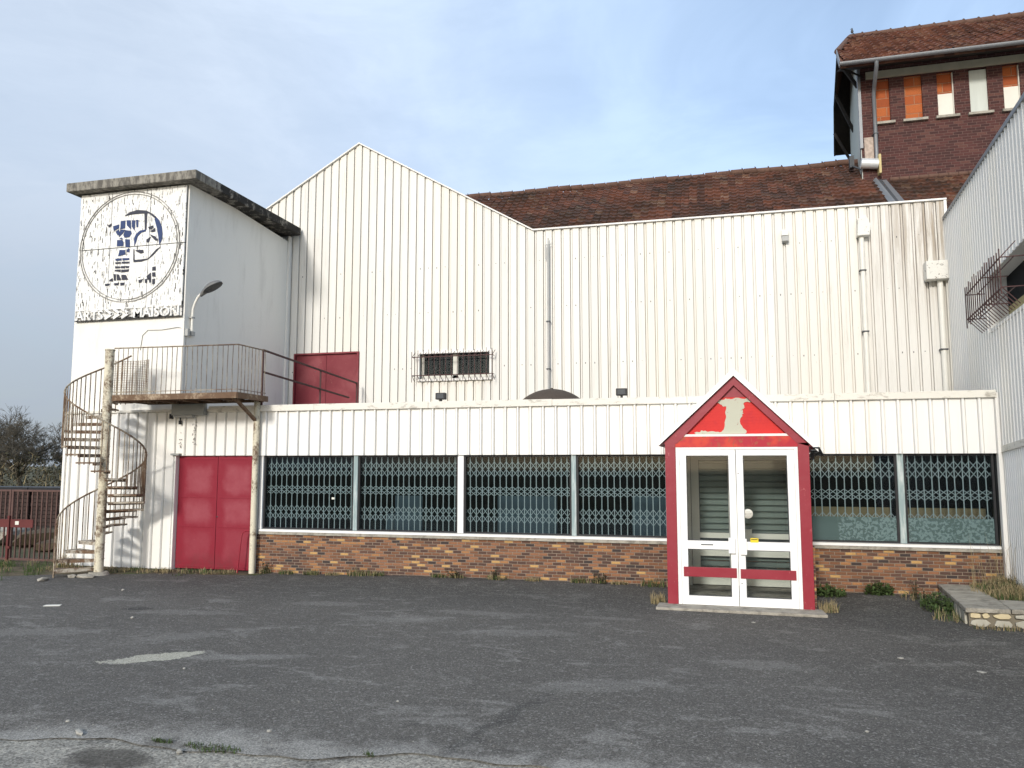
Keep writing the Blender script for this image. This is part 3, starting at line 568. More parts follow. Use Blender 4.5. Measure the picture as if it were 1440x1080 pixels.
t = pipe(3.15, 3.15, 7.15, .052, m_pipe, 'white drainpipe under a small peeling hopper, middle of the facade right half', (6.35, 5.0))
MB().prism([(3.05, BY - .03, 7.12), (3.30, BY - .03, 7.12), (3.33, BY - .03, 7.35), (3.24, BY - .03, 7.58), (3.08, BY - .03, 7.5)], (0, -.2, 0)).build('hopper', m_peel, t, bevel=.015)
t = pipe(4.66, 3.15, 6.06, .06, m_pipe, 'white drainpipe under a broad peeling hopper in the corner by the side wing', (4.55,))
MB().box(4.36, 4.83, BY - .30, BY - .03, 6.05, 6.45).build('hopper', m_peel, t, bevel=.02)
MB().tube([(4.80, BY - .075, 3.15), (4.80, BY - .075, 6.2)], .03, 8).build('side_pipe', m_pipe, t)
t = thing('wall_box', (1.56, BY, 7.1), 'small white two part box fixed high on the cream facade', 'junction box')
MB().box(1.49, 1.64, BY - .13, BY - .03, 7.27, 7.40).build('upper_case', m_pipe, t, bevel=.008); MB().prism([(1.50, BY - .03, 7.12), (1.50, BY - .15, 7.14), (1.50, BY - .15, 7.25), (1.50, BY - .03, 7.26)], (.135, 0, 0)).build('lower_case', m_lampg, t)

# ================================================================== TILED HALL behind
hall = thing('tiled_hall', (-1, 8, 6.5), 'long hall behind the facade with a mossy brown tiled roof', 'building')
def tile_roof(mb, P, nx, ny, wu, lv, uvec, vvec, nvec, keep=None, amp=.035):
    sag = lambda i, j: .035 * sin(i * .21 + j * .3) + .02 * sin(i * .53 - j * .4)
    uvec, vvec, nvec, P = Vector(uvec), Vector(vvec), Vector(nvec), Vector(P)
    for j in range(ny):
        for i in range(nx):
            if keep and not keep((i + .5) * wu, (j + .5) * lv): continue
            jt = random.uniform(-.014, .014); js = random.uniform(-.012, .012)
            vs = []
            for v, h in ((j * lv - .02, 0), ((j + 1) * lv + js, .05 + jt)):
                for k, hh in ((0, 0), (.28, amp), (.56, .003), (1., 0)): vs.append(P + uvec * (i + k) * wu + vvec * v + nvec * (h + hh + sag(i, j)))
            for k, hh in ((0, 0), (.28, amp), (.56, .003), (1., 0)): vs.append(P + uvec * (i + k) * wu + vvec * ((j + 1) * lv + js) + nvec * (-.012 + sag(i, j)))
            mb.add(vs, [(k, k + 4, k + 5, k + 1) for k in range(3)] + [(4 + k, 8 + k, 9 + k, 5 + k) for k in range(3)])
sl = sqrt(1 + .72 ** 2); cs, sn = 1 / sl, .72 / sl
mb = MB(); tile_roof(mb, (-9.2, 11.2, 11.4), 75, 26, .23, .30, (1, 0, 0), (0, -cs, -sn), (0, -sn, cs), keep=lambda u, v: not (-9.2 + u > 4.36 + .1 * (0) and v < 2.22 and -9.2 + u > 4.36))
mb.build('roof', m_tile, hall)
mb = MB(); mb.prism([(-9.2, 11.2, 11.3), (-9.2, 4.9, 6.78), (-9.2, 4.9, 5), (-9.2, 16, 5), (-9.2, 16, 7.9)], (13.5, 0, 0)); mb.box(4.31, 8.0, 5., 9.3, 5, 6.75); mb.build('wall', m_maroon, hall)
mb = MB(); x = -9.0
while x < 4.45: dz = .02 * sin(x * 2.1) + random.uniform(-.012, .012); mb.tube([(x, 11.2, 11.44 + dz), (x + .36, 11.2, 11.43 + dz), (x + .40, 11.2, 11.45 + dz)], [.10, .11, .145], 8); x += .40
mb.build('ridge_tiles', m_ridge, hall)
# ================================================================== BRICK TOWER HOUSE
bt = thing('brick_house', (7, 9.5, 9), 'dark red brick upper building with tiled half hipped roof and blocked windows', 'building')
DR = .11
gx = lambda y: 4.216 + DR * (y - 9.5)
WINS = [(4.62, 5.02), (5.41, 5.87), (6.26, 6.68), (7.08, 7.53), (7.92, 8.33), (8.74, 9.16), (9.55, 9.97)]
mb = MB(); xs = [4.216] + [v for w in WINS for v in w] + [14.]
for i in range(0, len(xs), 2): mb.box(xs[i], xs[i + 1], 9.5, 9.75, 11.93, 13.245)
mb.box(4.216, 14., 9.5, 9.75, 6., 11.929); mb.box(4.216, 14, 9.5, 9.75, 13.246, 13.8); mb.build('front_wall', m_maroon, bt)
mb = MB(); P = [(gx(9.52) - .02, 9.52), (gx(14.5) - .02, 14.5)]
mb.prism([(P[0][0], P[0][1], 6), (P[1][0], P[1][1], 6), (P[1][0], P[1][1], 13.6), (gx(12.9) - .02, 12.9, 15.0), (gx(11.1) - .02, 11.1, 15.0), (P[0][0], P[0][1], 13.7)], (.25, 0, 0)); mb.build('gable_wall', m_pale, bt)
MB().box(4.17, 4.25, 9.44, 9.54, 11.2, 13.6).build('corner_strip', m_zinc, bt)
MB().box(4.40, 14, 9.44, 9.60, 13.25, 13.46).build('lintel_band', m_cream2, bt)
for i, (a, b) in enumerate(WINS[:6]):
    w = MB().box(a - .08, b + .1, 9.40, 9.62, 11.86, 11.928).build('window', m_conc, bt)
    if i in (0, 1): MB().box(a, b, 9.58, 9.7, 11.93, 13.245).build('brick_infill', m_terra, w)
    elif i in (2, 4): MB().box(a, b, 9.6, 9.7, 12.0, 13.245).build('brick_infill', m_terra, w); MB().box(a, b - .03, 9.545, 9.59, 11.93, 12.60).build('board', m_board, w); MB().box(b - .025, b, 9.53, 9.6, 11.93, 13.2).build('jamb', m_cream, w)
    else: MB().box(a, b, 9.555, 9.6, 11.94, 13.2).build('board', m_pale, w); MB().box(a, b, 9.64, 9.7, 11.93, 13.245).build('dark_backing', m_inner, w)
s2 = sqrt(1 + .735 ** 2); c2, n2 = 1 / s2, .735 / s2
ox = lambda y: 3.6 + DR * (y - 8.6)
hx = lambda v: 4.456 - (4.456 - ox(10.08)) * min(1, v / 2.36) if v < 2.36 else ox(12 - v * c2)
L = 3.4 * s2
mb = MB(); tile_roof(mb, (3.5, 12, 15.9), 44, 14, .25, L / 14, (1, 0, 0), (0, -c2, -n2), (0, -n2, c2), keep=lambda u, v: 3.5 + u > hx(v) + .05)
mb.prism([(ox(8.6), 8.6, 13.36), (14, 8.6, 13.36), (14, 12, 15.86), (4.456, 12, 15.86), (ox(10.08), 10.08, 14.44)], (0, .02, -.1))
mb.build('roof', m_tile2, bt)
mb = MB(); mb.prism([(ox(15.4), 15.4, 13.4), (14, 15.4, 13.4), (14, 12, 15.88), (4.456, 12, 15.88), (ox(13.9), 13.9, 14.5)], (0, 0, -.1)); mb.build('rear_roof', m_woodk, bt)
mb = MB(); mb.prism([(4.456, 12, 15.9), (ox(10.08), 10.08, 14.5), (ox(13.9), 13.9, 14.5)], (.02, 0, -.08)); mb.build('hip', m_tile2, bt)
mb = MB(); x = 4.45
while x < 13.9: mb.tube([(x, 12, 15.93), (x + .38, 12, 15.93), (x + .42, 12, 15.95)], [.1, .11, .13], 8); x += .42
mb.tube([(4.46, 12, 15.93), (ox(10.08), 10.08, 14.52)], .09, 8); mb.build('ridge_tiles', m_ridge, bt)
mb = MB(); mb.bar((ox(8.6) - .02, 8.58, 13.36), (ox(10.08) - .02, 10.1, 14.5), .03, .18); mb.build('verge_board', m_zinc, bt)
mb = MB(); mb.bar((ox(13.9), 13.9, 14.46), (ox(15.4), 15.4, 13.34), .05, .2); mb.bar((ox(10.08), 10.05, 14.44), (ox(13.9), 13.9, 14.44), .05, .14); mb.bar((ox(10), 10, 14.2), (gx(10.), 10., 13.3), .09); mb.bar((ox(12.6), 12.6, 14.3), (gx(12.6), 12.6, 13.), .09); mb.bar((ox(14.6), 14.6, 13.8), (gx(14.4), 14.4, 12.6), .09)
mb.prism([(ox(8.7), 8.7, 13.3), (gx(9.5) + .1, 9.45, 13.3), (gx(9.5) + .1, 9.45, 13.36), (ox(8.7), 8.7, 13.36)], (0, .02, .02)); mb.build('eave_timber', m_woodk, bt)
MB().prism([(3.65, 8.62, 13.28), (3.65, 9.5, 13.60), (3.65, 9.5, 13.63), (3.65, 8.62, 13.31)], (10.3, 0, 0)).build('soffit', m_woodk, bt)
mb = MB(); n = 14; a = [(8.50 + .08 * cos(pi + pi * k / 8), 13.36 + .08 * sin(pi + pi * k / 8)) for k in range(9)]
mb.add([(x, y, z) for x in (3.56, 14) for y, z in a], [(k, k + 1, k + 10, k + 9) for k in range(8)]); mb.add([(x, y - .006, z + .0) for x in (3.56, 14) for y, z in a], [(k, k + 9, k + 10, k + 1) for k in range(8)])
mb.build('gutter', m_zinc, bt)
mb = MB(); mb.tube([(4.52, 8.50, 13.32), (4.52, 8.52, 13.18), (4.57, 9.2, 12.9), (4.58, 9.39, 12.75), (4.58, 9.39, 10.62)], .055, 10); dp = mb.build('drainpipe', m_zinc, bt)
MB().box(4.51, 4.65, 9.33, 9.5, 11.55, 11.58).build('clip', m_zincd, dp)
MB().box(4.28, 4.52, 9.44, 9.498, 10.6, 11.5).build('peeling_patch', plain('flaking lime', (.42, .34, .28), .7, 11, .9), bt)
mb = MB(); mb.lathe((0, 0, 0), [(0, 0)], 3)
mb = MB(); mb.tube([(4.15, 9.36, 10.72), (4.6, 9.36, 10.66)], .15, 12); mb.build('rain_head', plain('bright zinc', (.66, .67, .66), .2, 8, .4, .5, .3), bt)
MB().box(4.60, 4.66, 9.22, 9.49, 10.35, 10.9).build('cream_bracket', plain('cream board', (.55, .45, .22), .2, 6), bt)
rz = lambda y: 11.4 - .72 * (11.2 - y)
mb = MB()
for off, w, hh in ((0, .34, .05),): mb.prism([(4.5, 9.4, rz(9.4) + .06), (4.80, 9.4, rz(9.4) + .06), (4.98, 6., rz(6.) + .06), (4.62, 6., rz(6.) + .06)], (0, 0, .03))
mb.prism([(4.44, 9.4, rz(9.4) + .07), (4.50, 9.4, rz(9.4) + .16), (4.66, 6., rz(6.) + .16), (4.58, 6., rz(6.) + .07)], (.04, 0, .02)); mb.build('flashing', m_zinc, bt)
mb = MB(); mb.prism([(4.60, 9.4, rz(9.4) + .095), (4.68, 9.4, rz(9.4) + .095), (4.80, 6., rz(6.) + .095), (4.71, 6., rz(6.) + .095)], (0, 0, .012)); mb.tube([(4.0, 10.2, 11.0), (4.35, 9.5, 10.5)], .03, 6); mb.box(3.98, 4.1, 10.1, 10.3, 10.9, 11.25); mb.build('dark_channel', m_zincd, bt)
mb = MB(); x = 4.9
while x < 9.5: mb.tube([(x, 9.44, rz(9.44) + .06), (x + .24, 9.44, rz(9.44) + .06)], .07, 8); x += .25
mb.build('skirt_tiles', m_ridge, bt)
bd = MB(); bd.lathe((4.52, 11.9, 16.05), [(.0, 0), (.05, .03), (.075, .1), (.06, .18), (.035, .22), (.04, .26), (.03, .30), (0, .32)], 10); bd.prism([(4.50, 11.9, 16.10), (4.54, 11.9, 16.10), (4.66, 11.9, 16.02), (4.64, 11.9, 15.99)], (0, .03, 0)); bd.tube([(4.47, 11.9, 16.31), (4.42, 11.9, 16.30)], [.02, .004], 6)
bd.v = [(4.52 + (x - 4.52) * .6, 11.9 + (y - 11.9) * .6, 16.0 + (z - 16.05) * .6) for x, y, z in bd.v]
tag(bd.build('pigeon', m_zincd, org=(4.52, 11.9, 16.05)), 'small dark pigeon perched on the hip end of the upper tiled roof', 'bird')
# ================================================================== SIDE WING (right)
wd = Vector((.46, 4.161, 0)).normalized(); wn = Vector((-wd.y, wd.x, 0)); wo = Vector((4.40, 0, 0))
wp = lambda s, z, out=0.: wo + wd * s + wn * out + Vector((0, 0, z))
m_wing2 = mat('white wing cladding', f_white((.93, .925, .90), amt=.3, tint=.02, pitch=.13), .5, .2)
wing = thing('side_wing', (6.5, 0, 0), 'pale grey clad wing on the right with a sloping roof edge and one caged window', 'building')
wt = lambda s: 7.171 + .0577 * s
lz = lambda s: 2.395 - .05 * s
WH = (-2.6, .25, 4.36, 5.22)
mb = MB(); clad(mb, wo, wd, wn, -6.5, 4.3, lambda s: lz(s) + .03, wt, holes=[WH], pitch=.2, rb=.09, rt=.04, rib=.05); mb.build('cladding', m_wing, wing)
mb = MB(); clad(mb, wo, wd, wn, -6.5, .40, .0, lambda s: lz(s) - .06, pitch=.13, rb=.06, rt=.035, rib=.035); mb.build('lower_cladding', m_wing2, wing)
mb = MB(); mb.prism([wp(.42, lz(.42) - .06, .05), wp(-6.5, lz(-6.5) - .06, .05), wp(-6.5, lz(-6.5) + .04, .05), wp(.42, lz(.42) + .04, .05)], -wn * .2); mb.build('ledge_band', m_coping, wing)
mb = MB(); mb.prism([wp(-6.5, wt(-6.5) - .02, .06), wp(4.3, wt(4.3) - .02, .06), wp(4.3, wt(4.3) + .05, .06), wp(-6.5, wt(-6.5) + .05, .06)], -wn * .4); mb.build('coping', m_zinc, wing)
mb = MB(); P = lambda s, z: wp(s, z, -.34)
mb.prism([P(-6.5, 0), P(4.3, 0), P(4.3, 7.3), P(-6.5, 6.7)], -wn * .1); mb.prism([P(-6.5, 6.6), P(4.3, 7.25), P(4.3, 7.3), P(-6.5, 6.65)], -wn * 7); mb.prism([wp(-6.5, 0, -.03), wp(-6.5, 6.7, -.03), wp(-6.5, 6.7, -7.), wp(-6.5, 0, -7.)], wd * .1); mb.build('wall', m_wing, wing)
mb = MB(); a, b, z0, z1 = WH
mb.prism([wp(a, z0, .02), wp(b, z0, .02), wp(b, z0 + .05, -.3), wp(a, z0 + .05, -.3)], (0, 0, -.04)); mb.prism([wp(a, z0 - .05, .045), wp(b + .03, z0 - .05, .045), wp(b + .03, z0, .045), wp(a, z0, .045)], -wn * .05)
mb.prism([wp(a, z1, .03), wp(b, z1, .03), wp(b, z1, -.3), wp(a, z1, -.3)], (0, 0, .03)); mb.prism([wp(b, z0, .03), wp(b, z1, .03), wp(b, z1, -.3), wp(b, z0, -.3)], wd * .03)
ww = mb.build('window', m_trim, wing)
MB().prism([wp(a, z0 + .06, -.24), wp(b, z0 + .06, -.24), wp(b, z0 + .36, -.24), wp(a, z0 + .36, -.24)], -wn * .02).build('cream_panel', plain('cream panel', (.40, .34, .16), .2, 5), ww)
MB().prism([wp(a, z0 + .361, -.24), wp(b, z0 + .361, -.24), wp(b, z1, -.24), wp(a, z1, -.24)], -wn * .02).build('dark_pane', m_inner, ww)
g = MB(); sa, sb, ot = -2.2, .42, .33
for zz in (z0 + .22, z1 - .22):
    g.bar(wp(sa, zz, ot), wp(sb, zz, ot), .016); g.bar(wp(sa, zz, ot * .5), wp(sb, zz, ot * .5), .012)
    for q in (sa, -.9, sb): g.bar(wp(q, zz, ot), wp(q, zz, -.02), .014)
for i in range(17):
    s = sa + (sb - sa) * i / 16; g.bar(wp(s, z0 + .10 + random.uniform(-.03, .03), ot + .01), wp(s, z1 - .08 + random.uniform(-.04, .05), ot + .01), .013)
    g.bar(wp(s, z0 + .22, ot), wp(s + .02, z0 - .02, ot * .35), .011); g.bar(wp(s, z1 - .22, ot), wp(s + .02, z1, ot * .4), .011)
g.build('bar_grille', m_brown, ww)

# ================================================================== SPIRAL STAIR
SCX, SCY, SR = -11.80, -1.08, .76
stair = thing('spiral_staircase', (SCX, SCY, 0), 'rusty white spiral staircase of open treads around a thick steel pole', 'staircase')
mb = MB(); mb.tube([(SCX, SCY, 0), (SCX, SCY, 4.44)], .086, 18); mb.build('pole', m_pole, stair)
mb = MB()
for k in range(23): mb.tube([(SCX, SCY, .14 + k * .157), (SCX, SCY, .160 + k * .157)], .092, 16)
mb.tube([(SCX, SCY, 4.425), (SCX, SCY, 4.45)], .096, 16); mb.build('collar', m_pole, stair)
RIS, DA, Z0 = .157, 22.5, .15
def th(k): return radians(218 - DA * k)
def pt(a, r, z): return (SCX + r * cos(a), SCY + r * sin(a), z)
for k in range(22):
    z = Z0 + k * RIS; a = th(k); h = radians(DA / 2 + 1.5); mb = MB()
    top_ = [pt(a + h * .5, .09, z), pt(a - h * .5, .09, z), pt(a - h, SR, z), pt(a, SR + .012, z), pt(a + h, SR, z)]
    mb.prism(top_, (0, 0, -.03)); mb.bar(pt(a + h * .4, .1, z - .04), pt(a + h * .95, SR - .02, z - .04), .02, .05); mb.build('tread', m_tread, stair)
for k in range(-1, 64):
    t = k / 3.; a = th(t); z = Z0 + t * RIS
    zb = Z0 + floor(t + .5) * RIS - .05
    MB().bar(pt(a, SR - .005, max(.02, zb)), pt(a, SR - .005, z + .93), .014, .014).build('baluster', m_bar, stair)
mb = MB(); pts = [pt(th(t / 4), SR - .005, Z0 + t / 4 * RIS + .94) for t in range(-2, 86)]
mb.tube(pts, .017, 6); mb.build('handrail', m_bar, stair)
mb = MB(); mb.tube([pt(th(-.4), SR, -.02), pt(th(-.4), SR, .98)], .018, 6); mb.tube([pt(th(-.4), SR, .14), pt(th(-.4), .1, .14)], .016, 6); mb.build('newel', m_bar, stair)
MB().tube([(SCX, SCY, -.02), (SCX, SCY, .06)], [.22, .17], 10).build('base', m_conc, stair)
# mesh guard around the stair head
mb = MB()
for k in range(16):
    a = radians(128 - k * 4.6); mb.bar(pt(a, .755, 3.5), pt(a, .755, 4.32), .010, .008)
for j in range(22):
    z = 3.53 + j * .037
    for k in range(15): mb.bar(pt(radians(128 - k * 4.6), .757, z), pt(radians(123.4 - k * 4.6), .757, z), .007, .006)
mb.build('mesh_guard', m_bar, stair)

# ================================================================== LANDING
deck = thing('landing_platform', (-10.3, -.55, 3.4), 'rusty steel landing with thin railing between spiral stair and low roof', 'platform')
DZ = 3.52
mb = MB(); mb.box(-11.70, -8.87, -1.06, -.08, DZ - .05, DZ - .004); mb.build('deck', m_deck, deck)
mb = MB(); mb.box(-11.70, -8.86, -1.085, -1.062, DZ - .11, DZ + .004); mb.box(-8.868, -8.845, -1.06, -.02, DZ - .11, DZ + .004); mb.box(-11.70, -11.68, -1.06, -.02, DZ - .11, DZ)
x = -11.4
while x < -8.9: mb.box(x, x + .05, -1.06, -.08, DZ - .11, DZ - .052); x += .5
mb.box(-11.65, -8.9, -.13, -.09, DZ - .12, DZ - .06); mb.build('frame', m_deck, deck)
mb = MB(); mb.tube([(-11.70, -1.07, 4.47), (-8.86, -1.07, 4.44), (-8.86, -.10, 4.45)], .014, 6); mb.bar((-11.68, -1.07, DZ + .06), (-8.86, -1.07, DZ + .06), .012); mb.bar((-8.86, -1.07, DZ + .06), (-8.86, -.1, DZ + .06), .012); mb.build('guard_rail', m_bar, deck)
n = 24
for i in range(n + 1):
    x = -11.60 + i * (2.74 / n); q = random.uniform(-.012, .012); MB().tube([(x, -1.07, DZ), (x + q, -1.07, DZ + .5), (x, -1.07, 4.45)], .0075, 5).build('baluster', m_bar, deck)
for i in range(1, 9):
    y = -1.07 + i * .115; MB().tube([(-8.86, y, DZ), (-8.86, y, 4.44)], .0075, 5).build('baluster', m_bar, deck)
MB().bar((-8.99, -.95, DZ - .10), (-9.05, -.11, 3.02), .06, .05).build('brace', m_deck, deck)
mb = MB(); mb.tube([(-9.04, -.10, -.02), (-9.04, -.10, 3.42)], .062, 14); mb.build('support_post', m_pole, deck)
mb = MB()
for s, e in (((-8.97, -.06, 4.48), (-8.80, 3.9, 4.19)), ((-8.97, -.06, 4.03), (-8.86, 3.6, 3.80))): mb.bar(s, e, .035, .035)
mb.bar((-8.97, -.06, 3.34), (-8.97, -.06, 4.49), .035); mb.bar((-8.89, 2.2, 3.2), (-8.89, 2.2, 4.31), .03); mb.bar((-8.795, 3.9, 3.2), (-8.795, 3.9, 4.2), .03)
tag(mb.build('roof_handrail', m_brown, org=(-8.9, 2, 3.2)), 'dark red two bar handrail along the low roof to the upper door', 'handrail')

# box, wires and lamp on the wall under and above the landing
ob = thing('old_sign_box', (-10.6, -.12, 3.2), 'grey rusted box fixed under the landing above the crimson double door', 'box')
MB().box(-11.02, -10.24, -.17, -.055, 3.165, 3.40).build('case', m_rustbox, ob, bevel=.012); MB().box(-10.98, -10.52, -.16, -.06, 3.12, 3.16).build('lower_rail', m_lampg, ob)
MB().box(-11.14, -11.09, -.07, -.0, 3.1, 3.2).build('bracket', m_black, ob)
mb = MB(); mb.box(-10.90, -10.86, -.08, -.03, 2.98, 3.06); mb.bar((-10.88, -.05, 3.12), (-10.88, -.05, 3.0), .02); mb.build('bracket', m_black, ob)
mb = MB()
for k in range(26): z = random.uniform(2.52, 3.05); x = -10.56 + random.uniform(-.035, .035); mb.box(x, x + random.uniform(.006, .03), -.037, -.02, z, z + random.uniform(.006, .03))
for k in range(12): z = random.uniform(2.4, 2.8); x = -10.88 + random.uniform(-.03, .03); mb.box(x, x + .008, -.037, -.02, z, z + random.uniform(.006, .03))
mb.build('letter_residue', m_grey, annex)
lamp = thing('wall_lamp', (-10.95, .25, 4.95), 'grey street lamp on a curved white arm on the tower side wall', 'lamp')
LY = .22
mb = MB(); mb.tube([(-10.90, LY, 4.98), (-10.90, LY, 5.32), (-10.885, LY - .01, 5.48), (-10.83, LY - .02, 5.62), (-10.74, LY - .04, 5.74), (-10.62, LY - .05, 5.82), (-10.5, LY - .06, 5.87)], .027, 10); mb.build('arm', m_pipe, lamp)
mb = MB(); mb.box(-10.955, -10.87, LY - .05, LY + .05, 5.28, 5.31); mb.build('wall_clamp', m_lampg, lamp); MB().box(-10.955, -10.86, LY - .04, LY + .06, 4.9, 4.99).build('bracket', m_lampg, lamp); MB().box(-10.955, -10.88, LY - .16, LY - .09, 4.88, 5.03).build('junction_box', m_lampg, lamp)
ax = Vector((.86, -.12, .40)).normalized(); sd_ = Vector((.1, 1, .1)); sd_ = (sd_ - ax * sd_.dot(ax)).normalized(); upv = ax.cross(sd_); upv = upv if upv.z > 0 else -upv
hc = Vector((-10.36, LY - .08, 5.90)); vs = []; n = 20; m_ = 7
for i in range(m_ + 1):
    t = i / m_; f = cos(t * pi / 2); 
    for k in range(n):
        a = 2 * pi * k / n; e = 1 + .0 * cos(a); vs.append(hc + ax * cos(a) * .25 * max(f, .02) + sd_ * sin(a) * .155 * max(f, .02) + upv * .12 * sin(t * pi / 2))
mb = MB(); mb.add(vs, [(i * n + k, i * n + (k + 1) % n, (i + 1) * n + (k + 1) % n, (i + 1) * n + k) for i in range(m_) for k in range(n)], 0, True); mb.tube([hc - ax * .19 + upv * .04, hc - ax * .36 + upv * .01], [.065, .034], 10)
mb.build('lamp_head', plain('lamp hood', (.16, .16, .155), .2, 6, .5), lamp)
vs = [hc + ax * cos(2 * pi * k / n) * .235 + sd_ * sin(2 * pi * k / n) * .142 - upv * .004 for k in range(n)]; mb = MB(); mb.add(vs, [tuple(range(n))]); mb.add([v + upv * .012 for v in vs], [tuple(range(n))]); mb.tube([hc - ax * .06 - upv * .02, hc - ax * .06 + upv * .01], [.03, .05], 10); mb.build('lens', m_lens, lamp)
mb = MB(); mb.tube([(-10.945, LY - .12, 4.9), (-10.945, LY - .12, 3.5)], .006, 5); mb.tube([(-10.94, LY - .13, 5.0), (-10.945, .05, 5.02), (-11.1, .015, 5.06), (-11.5, .02, 5.02), (-11.85, .02, 5.03), (-11.98, .02, 4.92), (-12.02, .02, 4.6)], .007, 5)
tag(mb.build('cable', m_grey, org=(-11, .02, 4.9)), 'thin dark cable drooping across the white tower below the relief sign', 'cable')

# things on the low roof
d = MB(); R = .94; prof = [(R * sin(a), 2.74 + R * cos(a)) for a in [radians(2 + k * 65 / 12) for k in range(13)]]
d.lathe((-3.27, 1.5, 0), prof[::1], 36); d.tube([(-3.27, 1.5, 3.66), (-3.27, 1.5, 3.70)], [.03, .03], 8)
tag(d.build('roof_dome', m_dome, org=(-3.27, 1.5, 3.18)), 'brown domed rooflight peeping above the middle of the low roof edge', 'rooflight')
for x, lab in ((-5.19, 'black floodlight on the low roof edge below the caged upper window'), (-1.69, 'black floodlight on the low roof edge between brown dome and entrance gable')):
    t = thing('floodlight', (x, .2, 3.33), lab, 'floodlight', 'black floodlights along the low roof edge')
    MB().box(x - .10, x + .10, .13, .24, 3.40, 3.53).build('case', m_black, t, bevel=.012); MB().prism([(x - .07, .125, 3.42), (x + .07, .125, 3.42), (x + .07, .12, 3.51), (x - .07, .12, 3.51)], (0, .008, 0)).build('lens', m_zincd, t)
    b = MB(); b.box(x - .02, x + .02, .16, .2, 3.33, 3.41); b.build('bracket', m_black, t)

# bent pipe by the door
mb = MB(); mb.tube([(-9.33, -.16, 0), (-9.29, -.14, .55), (-9.275, -.13, .74), (-9.25, -.12, .80), (-9.18, -.12, .825), (-9.10, -.12, .83)], .014, 8)
tag(mb.build('bent_pipe', m_red, org=(-9.3, -.16, 0)), 'thin crimson bent pipe rising before the right leaf of the double door', 'pipe')

# ================================================================== PORCH
porch = thing('entrance_porch', (.25, -.8, 0), 'crimson gabled entrance porch with white glazed double doors', 'porch')
PY = -1.65
mb = MB()
for x0, x1 in ((-.81, -.652), (1.142, 1.30)): mb.box(x0, x1, PY - .02, PY + .14, .02, 2.47)
mb.box(-.651, 1.141, PY - .012, PY + .12, 2.412, 2.575, 1)
ap = (.243, 3.50)
mb.prism([(-.84, PY - .02, 2.47), (-.63, PY - .02, 2.47), (.243, PY - .02, 3.36), (.243, PY - .02, 3.50)], (0, .14, 0))
mb.prism([(1.36, PY - .02, 2.40), (.243, PY - .02, 3.50), (.243, PY - .02, 3.36), (1.13, PY - .02, 2.47)], (0, .14, 0))
mb.build('frame', [m_red, m_gablelow], porch)
mb = MB(); mb.prism([(-.66, PY + .05, 2.55), (1.15, PY + .05, 2.55), (.243, PY + .05, 3.42)], (0, .05, 0)); gb = mb.build('gable_board', m_gablered, porch)
mb = MB()
mb.prism([(.06, PY + .045, 3.18), (.43, PY + .045, 3.18), (.243, PY + .045, 3.375)], (0, .006, 0)); mb.build('dark_peak', m_red, gb)
E1 = [(-.02, 3.155), (.05, 3.14), (.12, 3.165), (.2, 3.15), (.3, 3.17), (.38, 3.15), (.47, 3.155), (.54, 3.13), (.5, 3.10), (.42, 3.105), (.37, 3.07), (.40, 3.02), (.36, 2.98), (.385, 2.93), (.34, 2.86), (.33, 2.78), (.37, 2.70), (.42, 2.64), (.40, 2.617), (.0, 2.617), (-.2, 2.617), (-.34, 2.615), (-.36, 2.64), (-.28, 2.645), (-.24, 2.67), (-.16, 2.65), (-.06, 2.655), (.02, 2.64), (.08, 2.68), (.10, 2.76), (.12, 2.86), (.11, 2.95), (.13, 3.04), (.07, 3.05), (.02, 3.09), (-.03, 3.11)]
rag = []
for i, (x, z) in enumerate(E1):
    x2, z2 = E1[(i + 1) % len(E1)]; rag.append((x, z))
    if abs(z - z2) + abs(x - x2) > .05 and not (z < 2.63 and z2 < 2.63): rag += [(x + (x2 - x) * t + random.uniform(-.012, .012), z + (z2 - z) * t + random.uniform(-.012, .012)) for t in (.33, .66)]
mb = MB(); mb.prism([(x, PY + .041, z) for x, z in rag], (0, .007, 0)); mb.build('worn_emblem', m_emblem, gb)
mb = MB(); mb.box(-.56, 1.06, PY - .005, PY + .05, 2.577, 2.612); mb.build('white_bar', m_trim, gb)
mb = MB(); mb.bar((-.60, PY + .02, 2.60), (.235, PY + .02, 3.395), .02, .025); mb.bar((1.10, PY + .02, 2.60), (.25, PY + .02, 3.395), .02, .025); mb.build('dark_beading', m_brown, gb)
mb = MB()
for s, (xe, ze) in ((-1, (-.905, 2.435)), (1, (1.425, 2.335))): mb.prism([(.243, PY - .09, 3.505), (xe, PY - .09, ze), (xe - s * .01, PY - .09, ze + .085), (.243, PY - .09, 3.615)], (0, 1.75, 0))
mb.build('roof', m_alu, porch)
mb = MB(); mb.bar((1.39, PY - .12, 2.40), (1.47, PY + .1, 2.30), .09, .012); mb.bar((1.36, PY - .08, 2.36), (1.43, PY + .9, 2.27), .07, .012); mb.bar((1.40, PY - .02, 2.33), (1.36, PY + .3, 2.22), .05, .01); mb.build('broken_gutter', m_zincd, porch)
mb = MB()
for x0, x1 in ((-.82, -.70), (1.20, 1.345)): MB().box(x0, x1, PY + .145, .03, 0, .93).build('brick_wall', m_brick, porch)
mb = MB()
for x0, x1 in ((-.80, -.72), (1.22, 1.30)): mb = MB(); mb.box(x0, x1, -.5, .02, .932, 2.45); mb.box(x0, x1, PY + .141, -.501, 2.2, 2.45); mb.box(x0, x1, PY + .141, PY + .3, .932, 2.199); mb.build('side_frame', m_red, porch)
mb = MB()
for x0 in (-.77, 1.25): MB().box(x0, x0 + .01, PY + .3, -.501, .98, 2.199).build('side_pane', m_glassd, porch)
mb = MB()
